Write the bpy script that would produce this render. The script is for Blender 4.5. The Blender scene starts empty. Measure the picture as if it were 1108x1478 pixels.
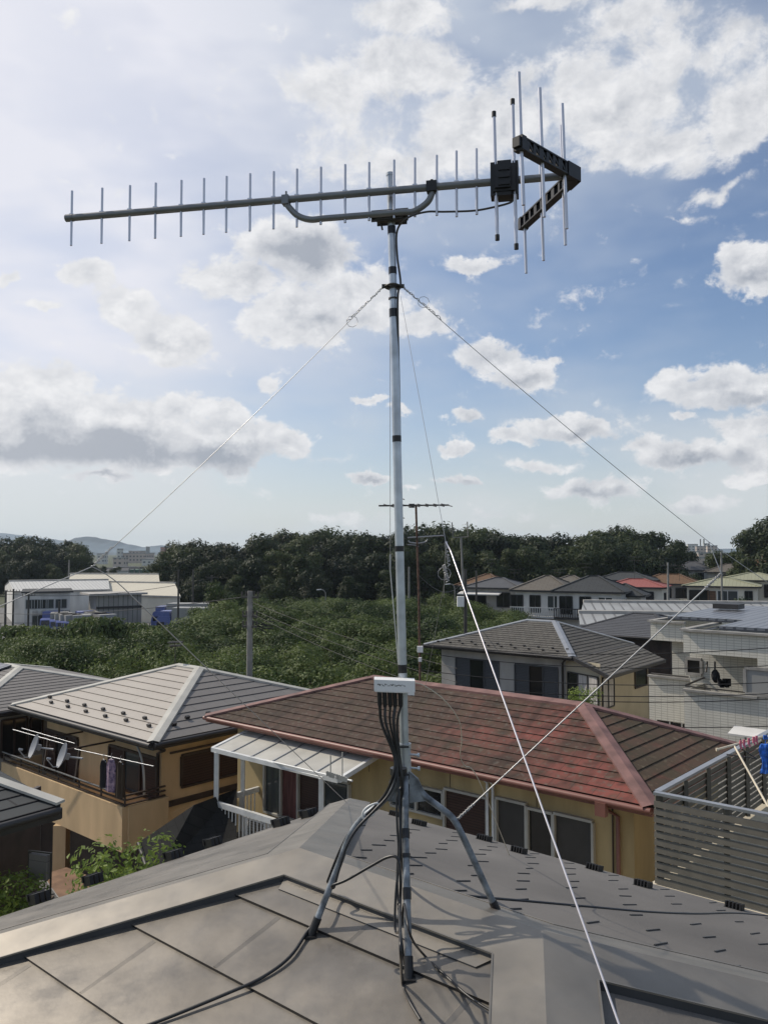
import bpy, math, random
from mathutils import Vector, Matrix
random.seed(7)
scene = bpy.context.scene
COL = scene.collection
F, HOR = 1200.0, 795.0            # focal length and horizon of the photograph, in its pixels
TH = math.atan((HOR-739)/F)
def ray(px, py):
    Z = (739-py)/F; X = (px-554)/F
    return Vector((X, math.cos(TH)-math.sin(TH)*Z, math.sin(TH)+math.cos(TH)*Z))
def P(px, py, D):                 # point at ground distance D along a sight line
    r = ray(px, py); return r*(D/r.y)
def Pz(px, py, z):                # point at height z relative to the eye
    r = ray(px, py); return r*(z/r.z)
def Pplane(px, py, o, n):
    r = ray(px, py); return r*(o.dot(n)/r.dot(n))
UP = Vector((0, 0, 1))
GZ = -10.2                        # ground level relative to the eye
V = Vector

# ------------------------------------------------------------------ materials
def nt(m):
    m.use_nodes = True; t = m.node_tree; return t, t.nodes, t.links
def mat(name, col, rough=.7, metal=0, var=.12, scale=3.0, bump=0, bscale=40, col2=None, coord='Object', spec=.5, stretch=None, detail=6, big=0, rv=0):
    m = bpy.data.materials.new(name); t, N, L = nt(m); b = N['Principled BSDF']
    b.inputs['Roughness'].default_value = rough; b.inputs['Metallic'].default_value = metal
    b.inputs['Specular IOR Level'].default_value = spec
    tc = N.new('ShaderNodeTexCoord'); src = tc.outputs[coord]
    if stretch:
        mp = N.new('ShaderNodeMapping'); mp.inputs['Scale'].default_value = stretch; L.new(src, mp.inputs[0]); src = mp.outputs[0]
    n = N.new('ShaderNodeTexNoise'); n.inputs['Scale'].default_value = scale; n.inputs['Detail'].default_value = detail
    L.new(src, n.inputs['Vector'])
    r = N.new('ShaderNodeValToRGB'); L.new(n.outputs['Fac'], r.inputs[0])
    c2 = col2 or tuple(c*(1-2*var) for c in col); c1 = col if col2 else tuple(min(1, c*(1+2*var)) for c in col)
    r.color_ramp.elements[0].position = .3; r.color_ramp.elements[1].position = .7
    r.color_ramp.elements[0].color = (*c2, 1); r.color_ramp.elements[1].color = (*c1, 1)
    out = r.outputs[0]
    if big:
        n3 = N.new('ShaderNodeTexNoise'); n3.inputs['Scale'].default_value = big; n3.inputs['Detail'].default_value = 4
        L.new(src, n3.inputs['Vector'])
        mr = N.new('ShaderNodeMapRange'); mr.inputs[1].default_value = .35; mr.inputs[2].default_value = .7; mr.inputs[3].default_value = .72; mr.inputs[4].default_value = 1.15
        L.new(n3.outputs['Fac'], mr.inputs[0])
        mx = N.new('ShaderNodeVectorMath'); mx.operation = 'SCALE'; L.new(out, mx.inputs[0]); L.new(mr.outputs[0], mx.inputs['Scale']); out = mx.outputs[0]
    L.new(out, b.inputs['Base Color'])
    if rv:
        n4 = N.new('ShaderNodeTexNoise'); n4.inputs['Scale'].default_value = 4.5; n4.inputs['Detail'].default_value = 8; n4.inputs['Roughness'].default_value = .65; L.new(src, n4.inputs['Vector'])
        m4 = N.new('ShaderNodeMapRange'); m4.inputs[1].default_value = .35; m4.inputs[2].default_value = .65; m4.inputs[3].default_value = rough-rv/2; m4.inputs[4].default_value = rough+rv; L.new(n4.outputs['Fac'], m4.inputs[0]); L.new(m4.outputs[0], b.inputs['Roughness'])
    if bump:
        n2 = N.new('ShaderNodeTexNoise'); n2.inputs['Scale'].default_value = bscale; n2.inputs['Detail'].default_value = 5
        L.new(src, n2.inputs['Vector'])
        bp = N.new('ShaderNodeBump'); bp.inputs['Strength'].default_value = bump; bp.inputs['Distance'].default_value = .02
        L.new(n2.outputs['Fac'], bp.inputs['Height']); L.new(bp.outputs[0], b.inputs['Normal'])
    return m
def brickmat(name, c1, c2, mortar, bw, bh, msize=.01, rough=.8, stain=None, offset=.5, bump=.3, mossy=None, spec=.3, metal=0, ugrad=None):
    """tiles or shingles laid out in metres on the UV map (u along the eave, v up the slope)"""
    m = bpy.data.materials.new(name); t, N, L = nt(m); b = N['Principled BSDF']
    b.inputs['Roughness'].default_value = rough; b.inputs['Specular IOR Level'].default_value = spec; b.inputs['Metallic'].default_value = metal
    uv = N.new('ShaderNodeUVMap')
    br = N.new('ShaderNodeTexBrick'); br.inputs['Scale'].default_value = 1; br.offset = offset
    br.inputs['Brick Width'].default_value = bw; br.inputs['Row Height'].default_value = bh
    br.inputs['Mortar Size'].default_value = msize; br.inputs['Color1'].default_value = (*c1, 1); br.inputs['Color2'].default_value = (*c2, 1)
    br.inputs['Mortar'].default_value = (*mortar, 1); L.new(uv.outputs[0], br.inputs['Vector'])
    out = br.outputs['Color']
    def noise(sc, lo, hi, det=6, st=None):
        n = N.new('ShaderNodeTexNoise'); n.inputs['Scale'].default_value = sc; n.inputs['Detail'].default_value = det
        if st:
            mp = N.new('ShaderNodeMapping'); mp.inputs['Scale'].default_value = st; L.new(uv.outputs[0], mp.inputs[0]); L.new(mp.outputs[0], n.inputs['Vector'])
        else: L.new(uv.outputs[0], n.inputs['Vector'])
        r = N.new('ShaderNodeMapRange'); r.inputs[1].default_value = lo; r.inputs[2].default_value = hi; L.new(n.outputs['Fac'], r.inputs[0]); return r.outputs[0]
    def mixin(fac, c, a=1.0):
        nonlocal out
        mu = N.new('ShaderNodeMath'); mu.operation = 'MULTIPLY'; mu.inputs[1].default_value = a; L.new(fac, mu.inputs[0])
        mx = N.new('ShaderNodeMix'); mx.data_type = 'RGBA'; L.new(mu.outputs[0], mx.inputs[0]); L.new(out, mx.inputs[6]); mx.inputs[7].default_value = (*c, 1); out = mx.outputs[2]
    if ugrad:
        sx_ = N.new('ShaderNodeSeparateXYZ'); L.new(uv.outputs[0], sx_.inputs[0])
        nn = N.new('ShaderNodeTexNoise'); nn.inputs['Scale'].default_value = .9; nn.inputs['Detail'].default_value = 6; L.new(uv.outputs[0], nn.inputs['Vector'])
        ad = N.new('ShaderNodeMath'); ad.operation = 'MULTIPLY_ADD'; ad.inputs[1].default_value = 6; L.new(nn.outputs['Fac'], ad.inputs[0]); L.new(sx_.outputs[0], ad.inputs[2])
        r_ = N.new('ShaderNodeMapRange'); r_.inputs[1].default_value = ugrad[0]+3; r_.inputs[2].default_value = ugrad[1]+3; L.new(ad.outputs[0], r_.inputs[0]); mixin(r_.outputs[0], ugrad[2], ugrad[3])
    for s in (stain or []): mixin(noise(s[0], s[1], s[2], 8, s[5] if len(s) > 5 else None), s[3], s[4])
    L.new(out, b.inputs['Base Color'])
    if bump:
        bp = N.new('ShaderNodeBump'); bp.inputs['Strength'].default_value = bump; bp.inputs['Distance'].default_value = .01; bp.invert = True
        L.new(br.outputs['Fac'], bp.inputs['Height']); L.new(bp.outputs[0], b.inputs['Normal'])
    return m
def glassmat(name, col=(.03, .035, .04), rough=.08):
    m = bpy.data.materials.new(name); t, N, L = nt(m); b = N['Principled BSDF']
    b.inputs['Base Color'].default_value = (*col, 1); b.inputs['Roughness'].default_value = rough; b.inputs['Specular IOR Level'].default_value = .6
    return m
def leafmat(name, c1, c2, trans=.35, rough=.55):
    m = bpy.data.materials.new(name); t, N, L = nt(m); b = N['Principled BSDF']
    b.inputs['Roughness'].default_value = rough; b.inputs['Specular IOR Level'].default_value = .25
    g = N.new('ShaderNodeNewGeometry'); oi = N.new('ShaderNodeObjectInfo')
    n = N.new('ShaderNodeTexNoise'); n.inputs['Scale'].default_value = .55; n.inputs['Detail'].default_value = 3; L.new(g.outputs['Position'], n.inputs['Vector'])
    a = N.new('ShaderNodeMath'); a.operation = 'MULTIPLY_ADD'; a.inputs[1].default_value = .5; L.new(g.outputs['Random Per Island'], a.inputs[0])
    s = N.new('ShaderNodeMath'); s.operation = 'MULTIPLY_ADD'; s.inputs[1].default_value = .85; s.inputs[2].default_value = -.58; L.new(oi.outputs['Random'], s.inputs[0]); L.new(s.outputs[0], a.inputs[2])
    a2 = N.new('ShaderNodeMath'); a2.operation = 'ADD'; a2.use_clamp = True; L.new(a.outputs[0], a2.inputs[0]); L.new(n.outputs['Fac'], a2.inputs[1])
    mx = N.new('ShaderNodeMix'); mx.data_type = 'RGBA'; L.new(a2.outputs[0], mx.inputs[0]); mx.inputs[6].default_value = (*c1, 1); mx.inputs[7].default_value = (*c2, 1)
    L.new(mx.outputs[2], b.inputs['Base Color'])
    tr = N.new('ShaderNodeBsdfTranslucent'); L.new(mx.outputs[2], tr.inputs[0])
    ms = N.new('ShaderNodeMixShader'); ms.inputs[0].default_value = trans; L.new(b.outputs[0], ms.inputs[1]); L.new(tr.outputs[0], ms.inputs[2])
    L.new(ms.outputs[0], N['Material Output'].inputs['Surface'])
    return m

M = {}
M['roofmetal'] = mat('weathered bronze roofing', (.245, .225, .198), .40, .6, scale=5, col2=(.185, .17, .15), rv=.16, bump=.05, bscale=14, spec=.5, big=1.6, detail=12)
M['capmetal'] = mat('bronze ridge cap', (.24, .222, .195), .42, .6, rv=.12, var=.07, scale=5, bump=.02, bscale=3, spec=.5)
M['farroof'] = mat('gritty grey roofing', (.165, .154, .142), .75, 0, col2=(.122, .114, .106), scale=1.6, bump=.12, bscale=60, big=.5, stretch=(1, 1, 1), detail=9)
M['black'] = mat('black plastic', (.012, .012, .013), .5, 0, var=.1)
M['rubber'] = mat('black cable sheath', (.014, .014, .015), .38, 0, var=.1)
M['tape'] = mat('black tape', (.012, .012, .013), .35, 0, var=.2, scale=30)
M['galv'] = mat('galvanised steel', (.50, .53, .56), .38, .75, var=.12, scale=14, bump=.02, bscale=60)
M['galvdull'] = mat('dull galvanised leg', (.20, .22, .24), .55, .5, var=.3, scale=22, bump=.05, bscale=60)
M['alu'] = mat('antenna aluminium rod', (.62, .62, .66), .35, .7, var=.04)
M['boom'] = mat('grey antenna boom', (.20, .205, .21), .42, .45, var=.06, scale=12)
M['wire'] = mat('galvanised wire', (.42, .42, .42), .4, .6, var=.1)
M['whitewire'] = mat('bright plastic coated wire', (.68, .65, .68), .3, .3, var=.03)
M['boxwhite'] = mat('white plastic box', (.75, .75, .74), .45, 0, var=.03)
M['orange'] = mat('orange stucco', (.60, .43, .245), .9, 0, var=.06, scale=1.4, stretch=(1.3, 1.3, .35), bump=.15, bscale=90, big=.5)
M['ochre'] = mat('ochre render', (.46, .355, .185), .9, 0, var=.09, scale=1.7, stretch=(1.4, 1.4, .3), bump=.1, bscale=80, big=.6)
M['wallgrey'] = mat('pale grey render', (.38, .365, .34), .9, 0, var=.09, scale=1.4, stretch=(1.2, 1.2, .3), bump=.1, bscale=70)
M['beige'] = mat('beige render', (.44, .39, .29), .9, 0, var=.05, scale=1.5)
M['cream'] = mat('cream render', (.66, .62, .52), .9, 0, var=.05, scale=.6)
M['white'] = mat('off white wall', (.60, .59, .56), .85, 0, var=.1, scale=.8, stretch=(1, 1, .35))
M['whitemetal'] = mat('white painted metal', (.66, .67, .66), .45, .1, var=.05, scale=4)
M['brownframe'] = mat('dark brown frame', (.045, .03, .024), .5, 0, var=.15)
M['shutter'] = brickmat('brown shutter', (.062, .035, .028), (.055, .032, .026), (.02, .012, .01), 30, .06, .006, .6, bump=.6)
M['greyshutter'] = brickmat('slate grey shutter', (.075, .08, .088), (.07, .075, .083), (.03, .03, .034), 30, .07, .006, .6, bump=.6)
M['darkglass'] = glassmat('dark window glass', (.018, .019, .02), .1)
M['glass'] = glassmat('window glass', (.06, .068, .07), .07)
M['curtain'] = mat('net curtain', (.42, .40, .38), .9, 0, var=.25, scale=7, stretch=(6, 6, .2))
M['mesh'] = mat('dark insect screen', (.05, .046, .042), .6, 0, var=.1, scale=2)
M['redcurtain'] = mat('dull red curtain', (.11, .045, .04), .9, 0, var=.3, scale=5, stretch=(6, 6, .3))
M['gutterred'] = mat('red brown gutter', (.20, .085, .065), .45, 0, var=.08)
M['fasciared'] = mat('faded red ridge metal', (.19, .10, .088), .65, 0, var=.2, scale=2.5, bump=.05, bscale=20)
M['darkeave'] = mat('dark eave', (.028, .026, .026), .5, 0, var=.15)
M['screen'] = mat('grey aluminium slat', (.13, .118, .095), .5, .1, var=.08, scale=5)
M['silver'] = mat('silver rail', (.33, .34, .355), .35, .5, var=.05)
M['concrete'] = mat('concrete', (.29, .28, .26), .9, 0, var=.12, scale=3, bump=.2, bscale=50)
M['soil'] = mat('grass and soil', (.075, .085, .035), .95, 0, col2=(.035, .045, .018), scale=.35, detail=10)
M['asphalt'] = mat('asphalt yard', (.13, .13, .128), .9, 0, var=.12, scale=.4)
M['paving'] = mat('gravel paving', (.16, .145, .125), .95, 0, var=.2, scale=3, bump=.3, bscale=50)
M['bark'] = mat('bark', (.09, .07, .05), .95, 0, var=.25, scale=8)
M['wood'] = mat('old timber', (.085, .055, .035), .8, 0, var=.3, scale=5, stretch=(1, 1, 6))
M['pole'] = mat('concrete pole', (.22, .215, .20), .85, 0, var=.1, scale=4)
M['rust'] = mat('rusty antenna mast', (.12, .07, .05), .8, .2, var=.3, scale=12)
M['dark metal'] = mat('dark aerial metal', (.07, .065, .06), .5, .5, var=.1)
M['mount'] = mat('distant hills', (.10, .14, .17), 1, 0, var=.2, scale=.004)  # blue of the distant haze painted into the hill colour
M['blue'] = mat('blue lorry paint', (.10, .13, .32), .35, 0, var=.06)
M['cargo'] = mat('grey lorry box', (.28, .28, .27), .5, 0, var=.05, scale=.8)
M['tyre'] = mat('tyre rubber', (.02, .02, .02), .8)
M['blueshirt'] = mat('blue laundry', (.03, .14, .55), .8, 0, var=.35, scale=14)
M['pink'] = mat('pink peg', (.65, .16, .22), .5)
M['ivory'] = mat('ivory laundry pole', (.62, .55, .42), .4)
M['leafO'] = leafmat('orchard leaf', (.018, .038, .012), (.125, .165, .052), .33)
M['leafW'] = leafmat('woodland leaf', (.006, .013, .006), (.040, .057, .021), .25)
M['leafW2'] = leafmat('woodland leaf lighter', (.014, .027, .010), (.068, .088, .03), .28)
M['leafG'] = leafmat('garden leaf', (.09, .14, .03), (.26, .34, .08), .4)
M['reddirt'] = mat('terracotta tiles', (.20, .12, .075), .9, 0, var=.15)  # tile tone darkened, the yard's shade put into the colour
M['netgreen'] = mat('green netting', (.12, .19, .16), .9)
def facade(name, wall, win, bw, bh, ms):
    return brickmat(name, win, tuple(c*.8 for c in win), wall, bw, bh, ms, .8, offset=0, bump=0)
M['fac1'] = facade('apartment facade', (.50, .42, .36), (.12, .12, .12), 3.2, 3, .9)
M['fac2'] = facade('apartment facade pale', (.55, .54, .5), (.14, .15, .16), 3.6, 3, 1.0)
M['fac3'] = facade('apartment facade red', (.40, .2, .15), (.15, .13, .12), 3.4, 3, .9)
M['mossred'] = brickmat('mossy red slate', (.215, .066, .052), (.14, .05, .04), (.05, .028, .022), .45, .26, .005, .85, ugrad=(2.6, 6.0, (.072, .052, .040), .86),
    stain=[(.5, .44, .60, (.055, .038, .028), .85), (2.2, .50, .66, (.072, .055, .036), .7), (9, .54, .66, (.125, .115, .095), .6), (1.2, .5, .72, (.028, .02, .016), .65, (3.0, .5, 1)), (3, .5, .7, (.02, .016, .013), .6)])
M['mossbrown'] = brickmat('mossy brown slate', (.10, .058, .038), (.078, .05, .033), (.028, .02, .015), .6, .26, .008, .85,
    stain=[(.9, .42, .6, (.06, .05, .03), .8), (6, .56, .7, (.15, .13, .085), .7), (3, .55, .7, (.12, .04, .03), .5)])
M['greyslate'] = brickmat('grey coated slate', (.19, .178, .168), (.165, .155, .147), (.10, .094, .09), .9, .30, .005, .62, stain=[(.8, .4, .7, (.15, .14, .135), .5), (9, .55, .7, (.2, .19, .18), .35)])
M['greyslatelit'] = brickmat('sunlit grey coated slate', (.42, .385, .34), (.40, .365, .325), (.14, .125, .11), 1.8, .30, .004, .6, stain=[(.8, .4, .7, (.36, .33, .295), .5), (9, .5, .7, (.44, .40, .36), .3)])  # sunlit copy of the grey slate, the light put into its colour
M['shingle'] = brickmat('grey brown shingle', (.125, .118, .105), (.095, .09, .082), (.04, .038, .035), .30, .22, .012, .85, stain=[(1.2, .4, .7, (.085, .08, .072), .6), (8, .55, .7, (.17, .165, .15), .5)])
M['slateblue'] = brickmat('blue grey slate', (.095, .097, .103), (.085, .087, .093), (.04, .04, .043), .9, .3, .01, .6, stain=[(.9, .4, .7, (.07, .07, .075), .5)])
M['blacktile'] = brickmat('black shingle', (.022, .022, .021), (.018, .018, .018), (.01, .01, .01), .4, .2, .008, .95, stain=[(3, .5, .7, (.034, .034, .03), .6)])
M['redroof'] = brickmat('salmon red roof', (.30, .105, .095), (.28, .10, .09), (.2, .06, .05), 1.0, .4, .02, .8)
M['brownroof'] = brickmat('brown slate', (.17, .10, .06), (.14, .085, .05), (.07, .05, .035), .9, .3, .02, .85)
M['taupe'] = brickmat('taupe slate', (.15, .135, .115), (.13, .117, .10), (.07, .06, .05), .9, .3, .02, .8)
M['darkroof'] = brickmat('charcoal slate', (.055, .06, .062), (.048, .052, .055), (.025, .025, .027), .9, .3, .02, .8)
M['greenroof'] = brickmat('pale olive metal roof', (.30, .30, .20), (.28, .28, .19), (.18, .18, .12), .45, 40, .02, .6)
M['whitetile'] = brickmat('white brick tile', (.66, .64, .565), (.63, .61, .54), (.43, .415, .36), .235, .085, .010, .6, offset=0, stain=[(.6, .4, .7, (.38, .36, .32), .35)], bump=.4)
M['solar'] = brickmat('solar roof ribs', (.16, .17, .19), (.15, .16, .18), (.05, .055, .07), .33, 40, .05, .35, spec=.6, bump=.3)
M['greyroof'] = brickmat('grey ribbed metal roof', (.33, .34, .34), (.30, .31, .31), (.14, .14, .14), .8, 60, .08, .6, bump=.3, stain=[(.3, .45, .6, (.22, .22, .22), .6)])
M['whiteroof'] = brickmat('white ribbed metal roof', (.52, .52, .50), (.48, .48, .46), (.32, .32, .31), .5, 60, .05, .6, bump=.3, stain=[(.2, .4, .7, (.45, .45, .43), .5)])
M['beigeroof'] = brickmat('cream ribbed metal roof', (.54, .51, .42), (.51, .48, .40), (.45, .40, .3), .8, 60, .06, .7, bump=.3)
M['corrug'] = brickmat('corrugated grey wall', (.34, .33, .30), (.30, .29, .27), (.15, .15, .14), .6, 30, .06, .7, bump=.3, stain=[(.3, .45, .7, (.2, .19, .17), .6)])
M['porchroof'] = mat('porch roof panels', (.42, .41, .37), .55, 0, var=.07, scale=2)

# ------------------------------------------------------------------ mesh builder
class MB:
    def __init__(s): s.v = []; s.f = []; s.m = []; s.uv = []; s.sm = []
    def face(s, pts, mi=0, uv=None, smooth=False):
        i = len(s.v); s.v += [tuple(p) for p in pts]; s.f.append(tuple(range(i, i+len(pts)))); s.m.append(mi); s.uv.append(uv); s.sm.append(smooth)
    def box(s, c, ax, ay, az, mi=0, uvs=True):
        """centre and three half-axis vectors"""
        c = V(c); ax = V(ax); ay = V(ay); az = V(az)
        if ax.cross(ay).dot(az) < 0: az = -az
        la, lb, lc = ax.length*2, ay.length*2, az.length*2
        q = lambda i, j, k: c+ax*i+ay*j+az*k
        R = lambda a, b: [(0, 0), (a, 0), (a, b), (0, b)]
        s.face([q(-1,-1,1), q(1,-1,1), q(1,1,1), q(-1,1,1)], mi, R(la, lb)); s.face([q(-1,1,-1), q(1,1,-1), q(1,-1,-1), q(-1,-1,-1)], mi, R(la, lb))
        s.face([q(-1,-1,-1), q(1,-1,-1), q(1,-1,1), q(-1,-1,1)], mi, R(la, lc)); s.face([q(1,1,-1), q(-1,1,-1), q(-1,1,1), q(1,1,1)], mi, R(la, lc))
        s.face([q(1,-1,-1), q(1,1,-1), q(1,1,1), q(1,-1,1)], mi, R(lb, lc)); s.face([q(-1,1,-1), q(-1,-1,-1), q(-1,-1,1), q(-1,1,1)], mi, R(lb, lc))
        return s
    def bar(s, a, b, w, h, mi=0, up=UP):
        a = V(a); b = V(b); d = b-a; L_ = d.length; d.normalize()
        side = d.cross(up)
        if side.length < 1e-4: side = d.cross(V((0, 1, 0)))
        side.normalize(); u = side.cross(d).normalized()
        return s.box((a+b)/2, d*L_/2, side*w/2, u*h/2, mi)
    def tube(s, pts, r, n=10, mi=0, caps=True, smooth=True):
        pts = [V(p) for p in pts]; rs = r if isinstance(r, (list, tuple)) else [r]*len(pts)
        prev = None; rings = []
        for i, p in enumerate(pts):
            d = (pts[min(i+1, len(pts)-1)]-pts[max(i-1, 0)]).normalized()
            if prev is None:
                a = d.cross(UP)
                if a.length < .05: a = d.cross(V((0, 1, 0)))
            else: a = prev-d*prev.dot(d)
            a.normalize(); prev = a; b = d.cross(a)
            rings.append([p+(a*math.cos(2*math.pi*k/n)+b*math.sin(2*math.pi*k/n))*rs[i] for k in range(n)])
        base = len(s.v)
        for R in rings: s.v += [tuple(q) for q in R]
        for i in range(len(rings)-1):
            for k in range(n):
                k2 = (k+1) % n; s.f.append((base+i*n+k, base+i*n+k2, base+(i+1)*n+k2, base+(i+1)*n+k)); s.m.append(mi); s.uv.append(None); s.sm.append(smooth)
        if caps: s.face(list(reversed(rings[0])), mi); s.face(rings[-1], mi)
        return s
    def build(s, name, mats, parent=None, loc=None):
        if not isinstance(mats, (list, tuple)): mats = [mats]
        if parent is not None:
            o_ = V((0, 0, 0)); q = parent
            while q: o_ += q.location; q = q.parent
        else: o_ = V(loc) if loc is not None else V((0, 0, 0))
        me = bpy.data.meshes.new(name)
        me.from_pydata([(a-o_.x, b-o_.y, c-o_.z) for a, b, c in s.v], [], s.f)
        for m in mats: me.materials.append(m)
        me.polygons.foreach_set('material_index', s.m); me.polygons.foreach_set('use_smooth', s.sm)
        if any(u is not None for u in s.uv):
            lay = me.uv_layers.new(name='UVMap'); dat = []
            for f, u in zip(s.f, s.uv): dat += [c for q in (u or [(0, 0)]*len(f)) for c in q]
            lay.data.foreach_set('uv', dat)
        me.update()
        o = bpy.data.objects.new(name, me); COL.objects.link(o)
        if parent is not None: o.parent = parent
        else: o.location = o_
        return o
def tag(o, label=None, cat=None, group=None, kind=None):
    for k, v in (('label', label), ('category', cat), ('group', group), ('kind', kind)):
        if v: o[k] = v
    return o
def empty(name, loc, label=None, cat=None, group=None):
    o = bpy.data.objects.new(name, None); o.empty_display_size = .2; COL.objects.link(o); o.location = V(loc)
    return tag(o, label, cat, group)
def copy_tree(o, parent=None):
    c = o.copy(); COL.objects.link(c); c.parent = parent
    for ch in list(o.children): copy_tree(ch, c)
    return c
def smoothpts(pts, n=6):
    pts = [V(p) for p in pts]; Q = [pts[0]*2-pts[1]]+pts+[pts[-1]*2-pts[-2]]; out = []
    for i in range(1, len(Q)-2):
        for k in range(n):
            t = k/n; a, b, c, d = Q[i-1], Q[i], Q[i+1], Q[i+2]
            out.append(.5*((2*b)+(c-a)*t+(2*a-5*b+4*c-d)*t*t+(3*b-a-3*c+d)*t**3))
    out.append(pts[-1]); return out

# ------------------------------------------------------------------ roof faces laid in real overlapping courses
def clip(poly, lo, hi):
    def half(pl, val, keep):
        o = []
        for i in range(len(pl)):
            a, b = pl[i], pl[(i+1) % len(pl)]; ia, ib = keep(a[1]), keep(b[1])
            if ia: o.append(a)
            if ia != ib: t = (val-a[1])/(b[1]-a[1]); o.append((a[0]+(b[0]-a[0])*t, val))
        return o
    p = half(poly, lo, lambda y: y >= lo-1e-9)
    return half(p, hi, lambda y: y <= hi+1e-9) if p else p
def stepped(mb, pts, e0, e1, course, lip, mi=0, mr=None, thick=0):
    """pts: planar roof face, e0->e1 the eave; courses parallel to the eave, each lapping the one below"""
    pts = [V(p) for p in pts]; e0 = V(e0); ed = (V(e1)-e0).normalized()
    top = max(pts, key=lambda p: ((p-e0)-ed*(p-e0).dot(ed)).length)
    sd = (top-e0)-ed*(top-e0).dot(ed); sd.normalize(); n = ed.cross(sd)
    if n.z < 0: n = -n
    pl = [((p-e0).dot(ed), (p-e0).dot(sd)) for p in pts]; mx = max(q[1] for q in pl); mr = mi if mr is None else mr
    k = 0
    while k*course < mx-1e-6:
        lo, hi = k*course, min((k+1)*course, mx); c = clip(pl, lo, hi); k += 1
        if len(c) < 3: continue
        ht = lambda s: lip*(1-(s-lo)/course)+.002
        q = [e0+ed*a+sd*s+n*ht(s) for a, s in c]
        uv = [(a, s) for a, s in c]
        if (q[1]-q[0]).cross(q[2]-q[0]).dot(n) < 0: q.reverse(); uv.reverse()
        mb.face(q, mi, uv)
        low = sorted([a for a in c if abs(a[1]-lo) < 1e-6])
        if len(low) >= 2:
            a, b = low[0], low[-1]; A = e0+ed*a[0]+sd*lo; B = e0+ed*b[0]+sd*lo
            mb.face([A+n*(-thick if k == 1 else 0), B+n*(-thick if k == 1 else 0), B+n*(lip+.002), A+n*(lip+.002)], mr, [(0, 0)]*4)
def plainface(mb, pts, e0, e1, mi=0):
    pts = [V(p) for p in pts]; e0 = V(e0); ed = (V(e1)-e0).normalized()
    top = max(pts, key=lambda p: ((p-e0)-ed*(p-e0).dot(ed)).length)
    sd = (top-e0)-ed*(top-e0).dot(ed); sd.normalize()
    uv = [((p-e0).dot(ed), (p-e0).dot(sd)) for p in pts]
    if (pts[1]-pts[0]).cross(pts[2]-pts[0]).z < 0: pts.reverse(); uv.reverse()
    mb.face(pts, mi, uv)
def wallquad(mb, a, b, z0, z1, mi=0):
    a = V(a); b = V(b); L_ = (b-a).length
    mb.face([V((a.x, a.y, z0)), V((b.x, b.y, z0)), V((b.x, b.y, z1)), V((a.x, a.y, z1))], mi, [(0, 0), (L_, 0), (L_, z1-z0), (0, z1-z0)])

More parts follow.
